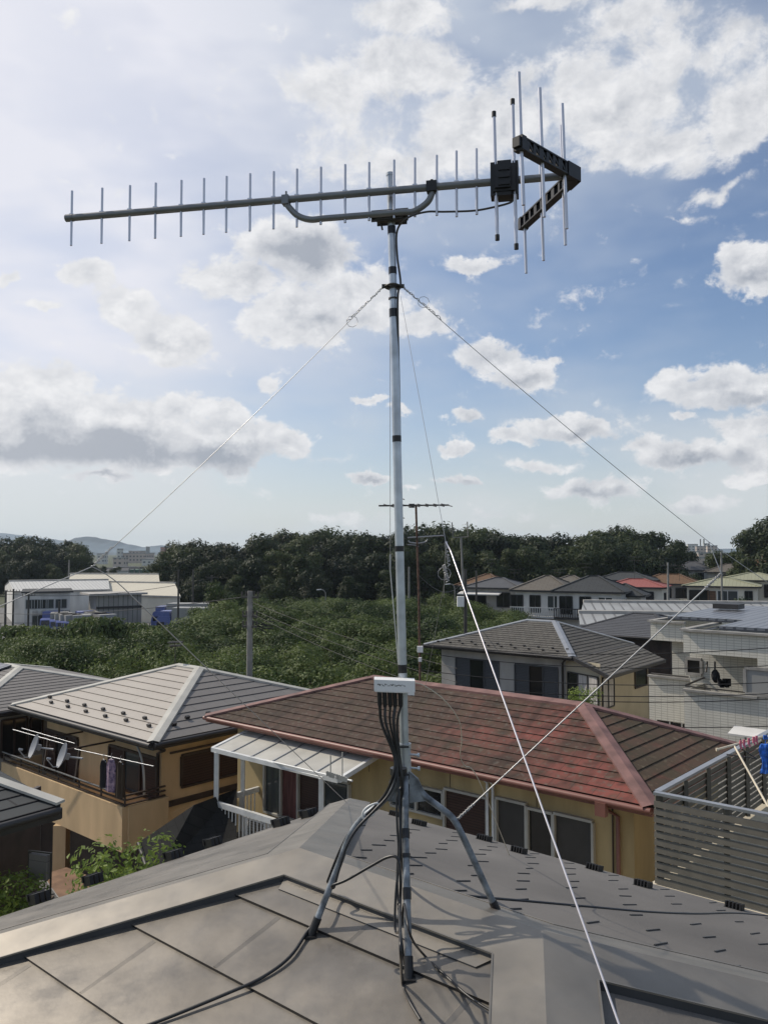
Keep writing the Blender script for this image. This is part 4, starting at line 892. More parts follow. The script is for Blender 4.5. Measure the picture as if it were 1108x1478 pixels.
q.face([h(f0, zt0), h(f0+lb, zt0), h(f0+lb, -3.4), h(f0, -3.4)], 0, [(0, 0), (1.9, 0), (1.9, 1.04), (0, 1.04)])
q.face([h(f0, GZ), h(f0+wb_*3.5, GZ), h(f0+wb_*3.5, -4.66), h(f0, -4.66)], 0, [(0, 0), (3.5, 0), (3.5, 5.1), (0, 5.1)])
h0 = g0-wv*.1+wb_*.0; wq(h0, h0+wv*1.75, -6.3, -4.72); wq(h0+wb_*1, h0, -6.3, -4.72); wq(h0+wv*.5, h0+wv*1.75, GZ, -7.0); wq(h0+wv*0, h0+wv*.3, GZ, -6.3)
q.build('wall', M['whitetile'], tb)
q = MB()
for a, b, z in ((f0, f2, zt0), (f0+wb_*3.5, f0, zt0), (g0, g1, zt0), (g0+wb_*9, g0, zt0), (h0, h0+wv*1.75, -4.72), (f0, f1, -4.66)): q.bar(h(a, z+.04)-wb_*.03, h(b, z+.04)-wb_*.03, .22, .07)
q.build('coping', M['concrete'], tb)
q = MB(); sp = lambda a, t: h(f0+wv*a+wb_*t, -2.5+.012*t)
plainface(q, [sp(1.0, .55), sp(9, .55), sp(9, 10), sp(1.0, 10)], sp(1, .55), sp(9, .55)); plainface(q, [sp(-1.8, 3.2), sp(1, 3.2), sp(1, 10), sp(-1.8, 10)], sp(-1.8, 3.2), sp(1, 3.2))
q.box((sp(1, .56)+sp(9, .56))/2-UP*.07, wv*4, wb_*.004, UP*.06); q.box((sp(-1.8, 3.21)+sp(1, 3.21))/2-UP*.07, wv*1.4, wb_*.004, UP*.06)
q.build('solar_roof', M['solar'], tb)
q = MB(); q.box(h(g0+wb_*4.5+wv*1.4, -2.25), wv*.5, wb_*.4, UP*.1); q.build('roof_vent', M['darkeave'], tb)
wa, wz1 = on(f0+lb, wv, -wb_, 990, 950); wc, wz0 = on(f0+lb, wv, -wb_, 1012, 974)
window(tb, V((f0+lb).to_tuple()), wv, -wb_, wa, wc, wz0, wz1, M['concrete'], M['darkglass'], n=1, fw=.1)
s0_, z0_ = on(f0, wv, -wb_, 1075, 1001); window(tb, f0, wv, -wb_, s0_, s0_+1.9, z0_, z0_+.82, M['concrete'], M['glass'], n=1, fw=.1, label='frosted window in the plain right wall', panes=[M['cargo']])
q = MB(); q.face([h(h0+wv*.3-wb_*.02, -7), h(h0+wv*1.72-wb_*.02, -7), h(h0+wv*1.72-wb_*.02, -6.32), h(h0+wv*.3-wb_*.02, -6.32)]); q.build('window', M['darkglass'], tb)
q = MB()
for t in (.8, 1.25): q.bar(h(h0+wv*t-wb_*.05, -7), h(h0+wv*t-wb_*.05, -6.3), .04, .04)
q.bar(h(h0+wv*.3-wb_*.05, -6.65), h(h0+wv*1.72-wb_*.05, -6.65), .03, .03); q.build('window_bar', M['silver'], tb)
q = MB(); q.bar(h(f0+wb_*.2, -4.5), h(f0+wb_*1.9, -4.45), .05, .05); q.bar(h(f0+wb_*.1, -4.52), h(f1+wb_*.1, -4.52), .04, .04); q.tube([h(h0+wv*.1, -4.6), h(h0+wv*1.5, -4.6)], .03, 6); q.build('handrail', M['dark metal'], tb)
bg = empty('balcony_bundle', h(f0+wv*1.6+wb_*.7, -5.0), 'dark round bundle and bits of washing in the tiled building loggia', 'bundle')
q = MB(); c = P(1032, 976, 28.0); rows = []
for j in range(7):
    t = math.pi*j/6; rows.append([c+V((math.sin(t)*math.cos(a)*.15, math.sin(t)*math.sin(a)*.12, math.cos(t)*.2+.03*math.sin(3*a))) for a in [2*math.pi*k/12 for k in range(12)]])
for j in range(6):
    for k in range(12): q.face([rows[j][k], rows[j+1][k], rows[j+1][(k+1) % 12], rows[j][(k+1) % 12]], 0, None, True)
for k in range(5): q.box(P(1038+k*3.2, 985+2*(k % 2), 27.8), V((.06, 0, 0)), V((0, .05, .0)), V((.02*(k % 3-1), 0, .12)))
q.build('cloth', M['coatblack'], bg)
q = MB(); 
for k, px in enumerate((1020, 1031)): q.tube([P(px, 955, 28.4), P(px-2+2*k, 970, 28.2)], .03, 6)
q.build('hook', M['dark metal'], bg)
aw = empty('awning', P(1090, 1063, 20), 'small white awning beside the tiled building wall', 'awning')
q = MB(); q.box(P(1092, 1059, 20), wv*.6, wb_*.25+UP*.05, UP*.02); q.build('canopy', M['white'], aw)
q = MB(); q.bar(P(1075, 1060, 20.4)-UP*.02, P(1075, 1060, 20.4)-UP*1.0, .04, .04); q.build('bracket', M['silver'], aw)

# slatted balcony of the next house, right
sb = empty('slatted_balcony', V((5, 12.2, GZ)), 'grey slatted aluminium balcony screen of the next house at the right edge', 'balcony')
c0 = V((3.61, 11.3, 0)); du = V((.757, -.653, 0)); dv = V((.653, .757, 0)); L1, L2 = 3.2, 5.2; zt_, zb_ = -3.24, -4.42
def screen(o, d, n, L_, cut=None):
    q = MB(); k = 0; pitch = (zt_-.08-zb_)/11
    for k in range(11):
        z = zb_+pitch*(k+.42); q.box(h(o+d*L_/2, z), d*L_/2, n*.01, UP*pitch*.39+n*.007)
    q.build('slat_panel', M['screen'], sb)
    for t in [x*.9 for x in range(int(L_/.9)+1)]: q = MB(); q.bar(h(o+d*(t+.03)+n*.04, zb_), h(o+d*(t+.03)+n*.04, zt_-.04), .06, .05); q.build('post', M['screen'], sb)
    q = MB(); q.box(h(o+d*L_/2+n*.02, zt_), d*L_/2, n*.045, UP*.018); q.build('top_rail', M['silver'], sb)
screen(c0, du, dv, L1); screen(c0+dv*.08, dv, du, L2)
q = MB(); q.box(h(c0+du*L1/2+dv*.02, zb_-.03), du*(L1/2+.05), dv*.07, UP*.02); q.build('base_trim', M['ivory'], sb)
q = MB(); q.box(h(c0+du*L1/2+dv*.03, zb_-.14), du*(L1/2+.02), dv*.05, UP*.088); q.build('beam', M['screen'], sb)
q = MB(); vwall(c0+dv*.1, c0+du*L1+dv*.1, GZ, zb_-.23, .12, q); vwall(c0+dv*.17, c0+dv*L2, GZ, zb_-.06, .12, q); q.box(h(c0+du*L1/2+dv*L2/2, -4.75), du*L1/2, dv*L2/2, UP*.08); q.build('wall', M['beige'], sb)
lpole = empty('laundry_pole', P(1075, 1066, 12.5), 'ivory laundry pole on a bracket with pink pegs over the slatted balcony', 'laundry pole')
q = MB(); q.tube([P(1034, 1082, 12.4), P(1104, 1062, 12.9)], .017, 8); q.tube([P(1034, 1082, 12.4)-V((.012, 0, 0)), P(1034.5, 1082, 12.4)+V((.012, 0, 0))], .026, 8); q.tube([P(1059, 1077, 12.55), P(1108, 1165, 11.2)], .015, 8); q.build('pole', M['ivory'], lpole)
q = MB()
for k, px in enumerate((1068, 1073, 1080, 1087, 1091)):
    py = 1074-(px-1068)*.3; q.bar(P(px, py-5, 12.6), P(px, py+4, 12.6), .02, .03); q.bar(P(px, py+2, 12.6), P(px+2, py+7, 12.6), .014, .02)
q.build('peg', M['pink'], lpole)
q = MB(); q.tube([P(1068, 1066, 12.7), P(1068, 1080, 12.7)], .008, 6); q.tube([P(1048, 1089, 12.6), P(1091, 1095, 12.6)], .01, 6); q.tube([P(1068, 1080, 12.7), P(1091, 1095, 12.6)], .01, 6); q.build('bracket', M['dark metal'], lpole)
q = MB(); rnd = random.Random(9); rows = []
c = P(1104, 1074, 12.3); 
for j in range(10):
    t = j/9; wd = .075+.02*math.sin(t*7); row = []
    for k in range(14): a = 2*math.pi*k/14; row.append(c+V((math.cos(a)*wd*(1+.12*math.sin(4*a+j)), math.sin(a)*.03*(1+.5*math.sin(6*a)), -.42*t)))
    rows.append(row)
for j in range(9):
    for k in range(14): q.face([rows[j][k], rows[j][(k+1) % 14], rows[j+1][(k+1) % 14], rows[j+1][k]], 0, None, True)
q.face(rows[0]); q.tube([c, c+UP*.1], .006, 6); q.box(c+UP*.10, V((.03, 0, 0)), V((0, .01, 0)), UP*.03)
tag(q.build('laundry', M['blueshirt'], loc=c), 'blue laundry hanging at the right edge of the slatted balcony', 'laundry')

# ------------------------------------------------------------------ middle distance
def dist_house(name, label, K_, w_, W_, v_, V_, ze, rise, wallm, roofm, wins=(), r=None, group='houses beyond the orchard'):
    r0 = r if r is not None else V_/2
    H_ = House(name, label, 'house', K_, w_, W_, v_, V_, ze, rise, r0, r0, .55, wallm, (roofm, roofm), dist=True, group=group, capw=.2)
    for sd_, a, b, z0, z1, kind in wins:
        o, d, n = H_.fr(sd_)
        fr_ = M['darkeave'] if kind in 'dc' else M['white']
        window(H_.root, o, d, n, a, b, z0, z1, fr_, M['darkglass'] if kind == 'd' else M['glass'], n=2, fw=.09, depth=.12)
        if kind == 'b':
            pass
    return H_
def dbalcony(H_, sd_, a, b, z, m, slats=True):
    o, d, n = H_.fr(sd_); oo = V((o.x, o.y, 0)); q = MB(); q.box(h(oo+d*(a+b)/2+n*.55, z-1.05), d*(b-a)/2, n*.55, UP*.1); q.bar(h(oo+d*a+n*1.1, z), h(oo+d*b+n*1.1, z), .1, .1)
    if slats:
        for k in range(int((b-a)/.25)+1): p = oo+d*(a+k*.25)+n*1.1; q.bar(h(p, z-1), h(p, z), .09, .06)
    else: q.box(h(oo+d*(a+b)/2+n*1.1, z-.5), d*(b-a)/2, n*.05, UP*.5)
    q.build('balcony', m, H_.root)
WD, VD = (-.9, .43), (.43, .9)
def kpt(px, py, z): p = Pz(px, py, z); return (p.x, p.y)
def dh(name, label, px, py, W_, V_, rise, wallm, roofm, wins=(), z=-4.4, wd=WD, r=None, bal=None):
    H_ = dist_house(name, label, kpt(px, py, z), wd, W_, (-wd[0]*0+abs(wd[1]), abs(wd[0])), V_, z, rise, wallm, roofm, [(a, b, c, z+d_, z+e, k) for a, b, c, d_, e, k in wins], r)
    if bal: dbalcony(H_, *bal[:3], z+bal[3], bal[4], bal[5])
    return H_
fw2 = [('f', 1.0, 2.6, -2.3, -.6, 'd'), ('f', 4.0, 6.2, -2.5, -.6, 'd'), ('s', 1.5, 3.0, -2, -.8, 'd')]
fw3 = [('f', .9, 2.4, -2.3, -.6, 'g'), ('f', 3.2, 4.4, -2.5, -.6, 'd'), ('f', 5.2, 6.6, -2.5, -.6, 'd'), ('s', 1.5, 3.0, -2, -.8, 'g')]
dh('brown_roof_house', 'small white house with orange brown hip roof, leftmost of the far row', 731, 846, 7.0, 6.5, 1.4, M['white'], M['brownroof'], fw2)
g_ = dh('awning_house', 'grey roofed house with a long white awning and dark glazing', 752, 849, 7.5, 6.5, 1.1, M['wallgrey'], M['slateblue'], fw2)
o, d, n = g_.fr('f'); q = MB(); q.box(h(o+d*4.6+n*.6, -5.1), d*2.6, n*.7-UP*.12, UP*.06); q.build('awning', M['white'], g_.root)
dh('taupe_roof_house', 'white house with taupe hip roof and a white railed balcony', 826, 853, 7.2, 6.6, 1.55, M['white'], M['taupe'], fw3, bal=('f', .8, 6.4, -1.9, M['white'], True))
dh('plain_roof_house', 'white house with a long low taupe roof behind the railed balcony house', 858, 848, 7.2, 6.6, 1.3, M['white'], M['taupe'], fw2)
dh('charcoal_house', 'white house under a charcoal grey hip roof with dark ground floor', 902, 855, 8.0, 7, 1.6, M['white'], M['darkroof'], fw3, bal=('f', 3.2, 7.0, -1.9, M['darkeave'], True))
dh('charcoal_annex', 'lower white house with charcoal roof joined at the right of the charcoal house', 930, 860, 5.0, 5, 1.2, M['white'], M['darkroof'], fw2, z=-4.9)
dh('red_roof_house', 'house with a salmon red metal roof in the far row', 961, 848, 7.8, 6, .9, M['cream'], M['redroof'], fw2, bal=('f', 3.0, 6.5, -1.9, M['darkeave'], True))
dh('rear_grey_house', 'charcoal roofed house showing only its roof behind the red roof', 944, 838, 8, 6, 1.0, M['wallgrey'], M['darkroof'], z=-3.9)
dh('timber_house', 'brown roofed house with dark upper windows over white panels', 1010, 843, 8.4, 6, 1.2, M['wallgrey'], M['brownroof'], [('f', .6, 2.6, -2.1, -.6, 'd'), ('f', 3.2, 5.2, -2.1, -.6, 'd'), ('f', 5.6, 7, -2.1, -.6, 'd')], bal=('f', .3, 7.2, -2.0, M['white'], False))
g_ = dh('olive_roof_house', 'cream house with a wide pale olive metal roof at the right', 1098, 847, 9.4, 8, .95, M['cream'], M['greenroof'], [('f', .5, 1.4, -2.4, -.6, 'd'), ('f', 2.2, 4.6, -2.5, -.6, 'g'), ('f', 5.6, 8.0, -2.4, -.6, 'd')], z=-4.5)
o, d, n = g_.fr('f'); q = MB(); q.box(h(o+d*5.3+n*.06, -6.0), d*.5, n*.04, UP*.85); q.build('door', M['brownroof'], g_.root)
dh('olive_wing_house', 'second pale olive roof stepping up behind the wide one', 1140, 838, 9, 8, .9, M['cream'], M['greenroof'], fw2, z=-3.9)
dh('far_grey_house', 'small white house with a grey roof below the distant wooded hill', 1026, 823, 8, 7, 1.8, M['white'], M['slateblue'], fw2, z=-4.0)
dh('far_taupe_house', 'taupe roofed house low in the gap before the right hill', 1086, 826, 9, 8, 1.6, M['wallgrey'], M['taupe'], fw2, z=-4.2)
dh('cream_gable_house', 'cream house with steep roof at the foot of the right hill', 1100, 816, 6, 5.5, 2.6, M['cream'], M['taupe'], fw2, z=-3.6)
dh('steep_gable_house', 'cream house with a steep taupe roof at the right edge under the hill', 1122, 822, 6, 5.5, 2.4, M['cream'], M['brownroof'], fw2, z=-3.4)
dh('tiny_white_house', 'tiny pale house beyond the gap between the woods', 1062, 806, 9, 8, 1.5, M['white'], M['taupe'], fw2, z=-2.6)

# long white roofed sheds
def shed(name, label, pts_, z, ridge, roofm, wallm, zg=GZ, cat='shed'):
    """pts_: near-left, near-right, far-right, far-left eave corners (x, y); gable with ridge parallel to the near side"""
    a, b, c, d = [V((*p, z)) for p in pts_]; r0 = (a+d)/2+UP*ridge; r1 = (b+c)/2+UP*ridge
    g = empty(name, V(((a+c)/2).to_tuple())*1+UP*(zg-z), label, cat)
    q = MB(); plainface(q, [a, b, r1, r0], a, b); plainface(q, [d, c, r1, r0], d, c)
    q.build('roof', roofm, g); q = MB(); q.bar(r0+UP*.05, r1+UP*.05, .7, .25); q.bar(a-UP*.1, b-UP*.1, .15, .2); q.build('ridge_cap', M['wallgrey'], g)
    q = MB(); i = .25
    A_, B_, C_, D_ = [p.lerp((a+c)/2, .015) for p in (a, b, c, d)]
    wallquad(q, A_, B_, zg, z-.05); wallquad(q, C_, D_, zg, z-.05)
    for s_, t_, r in ((B_, C_, r1), (D_, A_, r0)):
        L_ = (t_-s_).length; q.face([h(s_, zg), h(t_, zg), h(t_, z-.05), r.lerp((r0+r1)/2, .015)-UP*.08, h(s_, z-.05)], 0, [(0, 0), (L_, 0), (L_, z-zg), (L_/2, z-zg+ridge), (0, z-zg)])
    q.build('wall', wallm, g); return g
def xy(px, py, z): p = Pz(px, py, z); return (p.x, p.y)
shed('carport_roofs', 'long low white ribbed roof running behind the slate roofs', [(13.8, 59), (60, 52), (62, 59), (15.5, 67)], -5.2, .55, M['greyroof'], M['concrete'])
shed('carport_roofs', 'second long white ribbed roof just beyond the first', [(17, 72), (62, 66), (64, 73), (19, 79)], -5.1, .5, M['greyroof'], M['concrete'])
# factory group, left
def by(px, y): return ((px-554)/F*y/1.0, y)
shed('warehouse', 'long white warehouse with shallow ribbed roof at the left', [by(22, 116), by(160, 122), by(156, 142), by(8, 136)], -5.6, 1.0, M['whiteroof'], M['white'], cat='warehouse')
shed('warehouse', 'cream ribbed roof warehouse wing in front of the trees', [by(148, 122), by(262, 116), by(246, 142), by(146, 146)], -6.3, 1.3, M['beigeroof'], M['cream'], cat='warehouse')
shed('warehouse', 'rear white warehouse with a raised ridge vent', [by(100, 148), by(232, 146), by(228, 162), by(106, 164)], -5.8, 1.5, M['beigeroof'], M['white'], cat='warehouse')
ob = empty('office_building', V((-44, 106, GZ)), 'small two storey white office block with flat dark edged roof beside the lorries', 'office')
a = V((*by(38, 104), 0)); b = V((*by(103, 106), 0)); dd_ = (b-a).normalized(); nb = V((-dd_.y, dd_.x, 0)); q = MB(); cc = (a+b)/2+nb*4; zt2 = -5.3
q.box(h(cc, (GZ+zt2)/2), dd_*(b-a).length/2, nb*4, UP*(zt2-GZ)/2); q.build('wall', M['white'], ob)
q = MB(); q.box(h(cc, zt2+.12), dd_*((b-a).length/2+.4), nb*4.4, UP*.1); q.build('roof', M['darkroof'], ob)
for t in (.14, .33, .50, .79): s_ = t*(b-a).length; window(ob, a, dd_, -nb, s_-.6, s_+.75, -7.25, -6.1, M['silver'], M['glass'], n=2, fw=.08)
window(ob, a, dd_, -nb, .9, 2.2, -9.6, -8.1, M['silver'], M['glass'], n=2, fw=.08)
q = MB(); q.box(h(a+dd_*4-nb*.5, -8.1), dd_*2.3, nb*.5, UP*.08); q.build('canopy', M['darkroof'], ob)
q = MB()
for t in (.23, .42, .6, .8, .95): q.box(h(a+dd_*(t*(b-a).length)-nb*.15, -7.75), dd_*.3, nb*.14, UP*.28)
q.build('air_conditioner', M['wallgrey'], ob)
gs = empty('corrugated_store', V((-30, 104, GZ)), 'grey corrugated metal storehouse with big sliding doors in the factory yard', 'storehouse')
a = V((*by(141, 104), 0)); b = V((*by(206, 107), 0)); dd_ = (b-a).normalized(); nb = V((-dd_.y, dd_.x, 0)); cc = (a+b)/2+nb*2; zt2 = -5.6
q = MB(); wallquad(q, a, b, GZ, zt2); wallquad(q, b, b+nb*4, GZ, zt2); wallquad(q, a+nb*4, a, GZ, zt2); q.build('wall', M['corrug'], gs)
q = MB(); q.box(h(cc-dd_*.2, zt2+.15), dd_*((b-a).length/2+.8), nb*2.6, UP*.12); q.build('roof', M['wallgrey'], gs)
q = MB(); q.bar(h(a-nb*.1, -7.1), h(b-nb*.1, -7.1), .2, .25); q.build('door_rail', M['darkeave'], gs)
# lorries
def wheels(q, c, f, s_, pos, r_, wd):
    for t in pos:
        for sg in (-1, 1): p = c+f*t+s_*sg*wd+UP*r_; q.tube([p-s_*.12, p+s_*.12], r_, 12)
def lorry(x, y, rot, L_, label, name='lorry', boxm='cargo', big=False, group='blue lorries parked in the factory yard'):
    c = V((x, y, GZ)); f = V((math.cos(rot), math.sin(rot), 0)); s_ = V((-f.y, f.x, 0)); g = empty(name, c, label, 'lorry', group)
    hb = 3.3 if big else 2.5; cl = 1.9; wd = 1.15 if big else .95
    q = MB(); cf = c+f*(L_/2-cl/2); hc = 2.5 if big else 2.0
    prof = [(-cl/2, .5), (cl/2, .5), (cl/2, 1.25), (cl/2-.25, hc-.15), (cl/2-.5, hc), (-cl/2, hc)]
    for sg in (-1, 1):
        pts = [cf+f*a+UP*b+s_*wd*sg for a, b in prof]; q.face(pts if sg > 0 else pts[::-1])
    for i in range(len(prof)):
        (a0, b0), (a1, b1) = prof[i], prof[(i+1) % len(prof)]; q.face([cf+f*a0+UP*b0+s_*wd, cf+f*a1+UP*b1+s_*wd, cf+f*a1+UP*b1-s_*wd, cf+f*a0+UP*b0-s_*wd])
    if big: q.box(cf-f*.2+UP*(hc+.3), f*.6, s_*wd*.9, UP*.3)
    cabo = q.build('cab', M['blue'], g)
    q = MB(); q.face([cf+f*(cl/2+.01)+UP*1.28+s_*wd*.85, cf+f*(cl/2+.01)+UP*1.28-s_*wd*.85, cf+f*(cl/2-.22)+UP*(hc-.2)-s_*wd*.85, cf+f*(cl/2-.22)+UP*(hc-.2)+s_*wd*.85])
    for sg in (-1, 1): q.box(cf+f*.25+UP*1.55+s_*(wd+.005)*sg, f*.45, s_*.004, UP*.28)
    q.build('windscreen', M['darkglass'], cabo)
    q = MB(); bl_ = L_-cl-.15; cb_ = c-f*(cl/2+.08); q.box(cb_+UP*(hb/2+.45), f*bl_/2, s_*(wd+.05), UP*(hb/2-.25)); q.build('cargo_box', M[boxm], g)
    q = MB(); q.box(c+UP*.55, f*L_*.48, s_*.4, UP*.12); wheels(q, c, f, s_, (-L_*.35, L_*.33), .42, wd-.1); q.build('wheel', M['tyre'], g)
    return g
for i, (px, D) in enumerate(((77, 103), (88, 101), (95, 99.5), (102, 98.5), (109, 98))):
    x, y = by(px, D); lorry(x, y, -1.35+.1*i, 4.8, ['tall blue lorry parked nearest the white office block', 'second blue lorry in the row by the office block', 'third blue lorry in the row, between office and storehouse', 'fourth blue lorry with pale windscreen in the row', 'rightmost blue lorry of the row by the office'][i], boxm='blue' if i == 0 else 'cargo')
for i, (px, D) in enumerate(((121, 97.5), (127, 103), (139, 102), (146, 100.5), (153, 99.5), (158, 98.5), (151, 106))):
    x, y = by(px, D); lorry(x, y, -1.15+.05*i, 4.6, ['low blue lorry between the two rows', 'leftmost blue lorry in front of the storehouse', 'second blue lorry in front of the storehouse', 'third blue lorry before the storehouse doors', 'fourth blue lorry before the storehouse doors', 'nearest blue lorry before the storehouse doors', 'blue lorry parked hard against the storehouse wall'][i], boxm='blue' if i in (1, 4) else 'cargo')
x, y = by(276, 107); lorry(x, y, math.pi-.1, 9.5, 'long articulated lorry with a blue cab and grey trailer, further of the two', big=True)
x, y = by(286, 99); lorry(x, y, math.pi-.08, 9.5, 'long lorry with a pale blue cab and grey box, nearer of the two', big=True)
def car(x, y, rot, label, m):
    c = V((x, y, GZ)); f = V((math.cos(rot), math.sin(rot), 0)); s_ = V((-f.y, f.x, 0)); g = empty('car', c, label, 'car', 'cars beyond the lorries')
    q = MB(); prof = [(-2.1, .35), (2.1, .35), (2.15, .8), (1.2, .95), (.6, 1.45), (-1.1, 1.48), (-1.9, 1.0), (-2.1, .9)]
    for sg in (-1, 1): pts = [c+f*a+UP*b+s_*.82*sg for a, b in prof]; q.face(pts if sg > 0 else pts[::-1])
    for i in range(len(prof)):
        (a0, b0), (a1, b1) = prof[i], prof[(i+1) % len(prof)]; q.face([c+f*a0+UP*b0+s_*.82, c+f*a1+UP*b1+s_*.82, c+f*a1+UP*b1-s_*.82, c+f*a0+UP*b0-s_*.82])
    q.build('body', M[m], g); q = MB()
    for sg in (-1, 1): q.box(c-f*.25+UP*1.2+s_*.825*sg, f*.8, s_*.01, UP*.16)
    q.face([c+f*1.16+UP*1.0+s_*.75, c+f*1.16+UP*1.0-s_*.75, c+f*.66+UP*1.42-s_*.7, c+f*.66+UP*1.42+s_*.7]); q.build('window', M['darkglass'], g)
    q = MB(); wheels(q, c, f, s_, (-1.3, 1.3), .32, .75); q.build('wheel', M['tyre'], g)
for i, (px, D, m) in enumerate(((272, 128, 'white'), (266, 134, 'silver'), (284, 133, 'white'))):
    x, y = by(px, D); car(x, y, 2.9, ['white car parked in front of the cream warehouse', 'silver car parked at the end of the cream warehouse', 'white van like car farthest along the yard road'][i], m)
sheet('yard_road', -44, -26, 118, 160, GZ+.012, M['concrete'])

# ------------------------------------------------------------------ poles, aerials, wires
def upole(px, ytop, D, label, r_=.16, arms=((.4, .9), (.9, .7)), m='pole', box=False, name='utility_pole'):
    t = P(px, ytop, D); g = empty(name, h(t, GZ), label, 'utility pole', 'utility poles')
    q = MB(); q.tube([h(t, GZ), t], [r_, r_*.75], 12); q.build('shaft', M[m], g)
    if arms:
        q = MB()
        for dz, L_ in arms:
            p = t-UP*dz; q.bar(p+V((-L_, .1, 0)), p+V((L_, -.1, 0)), .08, .08)
            for k in (-.9, -.45, .45, .9): q.tube([p+V((L_*k, 0, .05)), p+V((L_*k, 0, .22))], .035, 6)
        q.build('crossarm', M['dark metal'], g)
    if box:
        q = MB(); q.box(t+V((-.3, -.15, box)), V((.2, 0, 0)), V((0, .2, 0)), UP*.3); q.build('transformer_box', M['boxwhite'], g)
    return t
tp1 = upole(361, 853, 33, 'concrete utility pole standing in front of the orchard', .145, ((.25, .35), (1.0, .3), (1.4, .3)))
q = MB(); rnd = random.Random(4)
for k in range(9): p = tp1+V((.15+.06*k, 0, -1.2-.09*(k % 4))); q.tube([p, p+V((.35, 0, rnd.uniform(-.2, .05)))], .02, 5)
tag(q.build('cable_splice', M['black'], loc=tp1), 'bundle of black cable splices on the concrete pole before the orchard', 'cable splices')
tp2 = upole(671, 822, 50, 'dark pole carrying a white box behind the grey roof', .13, (), 'dark metal', box=-1.9)
for px, yt, D, lab in ((20, 850, 98, 'thin dark pole at the left end of the factory fence'), (42, 856, 98, 'dark pole left of the white office block'), (9, 852, 100, 'leftmost dark pole of the factory yard'), (86, 868, 101, 'dark pole in front of the office windows'), (306, 830, 104, 'dark pole beside the yard road'), (279, 822, 108, 'slim pole above the long lorries'), (258, 822, 96, 'thin pole rising between the two long lorries'),
                       (963, 812, 82, 'grey double pole between the red and brown roofs'), (1040, 797, 92, 'pale pole before the olive roofed house'), (100, 808, 150, 'slim pole against the left hill'), (687, 824, 95, 'small dark pole at the edge of the far houses'), (590, 818, 110, 'pale pole against the woods behind the orchard')):
    upole(px, yt, D, lab, .13 if D < 100 else .15, ((.3, .8),) if px in (20, 42, 963, 1040, 306) else (), 'pole' if px in (963, 1040, 100, 590) else 'dark metal')
def lamp(px, yt, D, label):
    t = P(px, yt, D); g = empty('street_lamp', h(t, GZ), label, 'street lamp', 'street lamps at the orchard edge')
    q = MB(); q.tube([h(t, GZ), t-UP*.6]+[t+V((-.55+.55*math.cos(a), 0, -.6+.6*math.sin(a))) for a in (.4, .8, 1.2, 1.6)], .06, 8); q.build('post', M['pole'], g)
    q = MB(); q.box(t+V((-.85, 0, 0)), V((.3, 0, .03)), V((0, .1, 0)), UP*.05); q.build('lamp_head', M['boxwhite'], g)
lamp(470, 851, 105, 'small curved street lamp above the orchard left of the mast'); lamp(656, 843, 100, 'small curved street lamp above the orchard right of the mast')
# television aerials
def aerial(px, ytop, ybot, D, label, kind=0, m='dark metal', r_=.02):
    t = P(px, ytop, D); b = P(px, ybot, D); g = empty('television_aerial', b, label, 'aerial', 'television aerials on the roofs')
    q = MB(); q.tube([b, t], r_, 6); q.build('mast', M[m], g)
    q = MB(); s_ = D/1200
    if kind == 0:
        for z, L_ in ((0, 9), (5, 7)):
            p = t-UP*z*s_; q.bar(p+V((-L_*s_, 0, 0)), p+V((L_*s_, .2, 0)), .04, .04)
            for k in range(-3, 4): q.bar(p+V((k*L_*s_/3.2, -.25, .03)), p+V((k*L_*s_/3.2, .25, .03)), .02, .02)
    q.build('antenna_head', M[m], g); return g
for px, a, b, D, lab in ((709, 808, 836, 100, 'aerial above the orange brown roof'), (742, 822, 838, 100, 'aerial above the grey awning house'), (806, 822, 840, 98, 'left of two aerials above the taupe roof'), (845, 814, 838, 97, 'right of two aerials above the taupe roof'), (915, 804, 836, 96, 'aerial on the roof behind the red roof'), (980, 816, 838, 95, 'aerial above the brown roofed timber house'), (253, 928, 958, 27.4, 'rusty aerial on the apex of the orange house roof'), (1078, 803, 822, 120, 'aerial on a house under the right hill')):
    aerial(px, a, b, D, lab, r_=.018 if D > 50 else .014)
g = empty('roof_aerial', P(604, 935, 21), 'tall rusty aerial mast with comb aerial just right of the main mast', 'aerial')
q = MB(); q.tube([P(606, 985, 21), P(604, 850, 21), P(600, 728, 21)], .028, 8); q.build('mast', M['rust'], g)
q = MB(); a, b = P(547, 730, 20.2), P(647, 729, 21.8); q.bar(a, b, .04, .04)
for k in range(8): p = a.lerp(b, .13+k*.12); q.bar(p+V((-.12, .3, .05)), p+V((.12, -.3, -.05)), .02, .02)
for y in (719, 746, 761): q.bar(P(578, y, 20.6), P(583, y+2, 20.3), .02, .02)
q.box(P(594, 730, 20.9), V((.07, 0, 0)), V((0, .05, 0)), UP*.05); q.build('comb_aerial', M['dark metal'], g)
q = MB(); q.tube([P(588, 776, 21), P(640, 773, 21)], .02, 6); q.tube(smoothpts([P(589, 780, 21), P(592, 783, 21), P(604, 784, 21), P(614, 782, 21), P(617, 778, 21)]), .02, 6); q.tube(smoothpts([P(588, 786, 21), P(600, 787, 21), P(604, 789, 21)]), .014, 6); q.build('reflector_bar', M['silver'], g)
q = MB(); q.box(P(606, 937, 20.9), V((.07, 0, 0)), V((0, .05, 0)), UP*.075); q.box(P(606, 952, 20.9), V((.04, 0, 0)), V((0, .04, 0)), UP*.05); q.build('amplifier_box', M['boxwhite'], g)
g = empty('forked_aerial', P(666, 825, 45), 'slender pole with a U shaped fork on top beside the white guy wire', 'aerial')
q = MB(); q.tube([P(668, 850, 49), P(665, 776, 49)], .06, 8); q.build('mast', M['pole'], g)
q = MB(); q.tube([P(652, 754, 49), P(653, 776, 49), P(675, 775, 49), P(674, 753, 49)], .035, 6); q.build('fork', M['pole'], g)
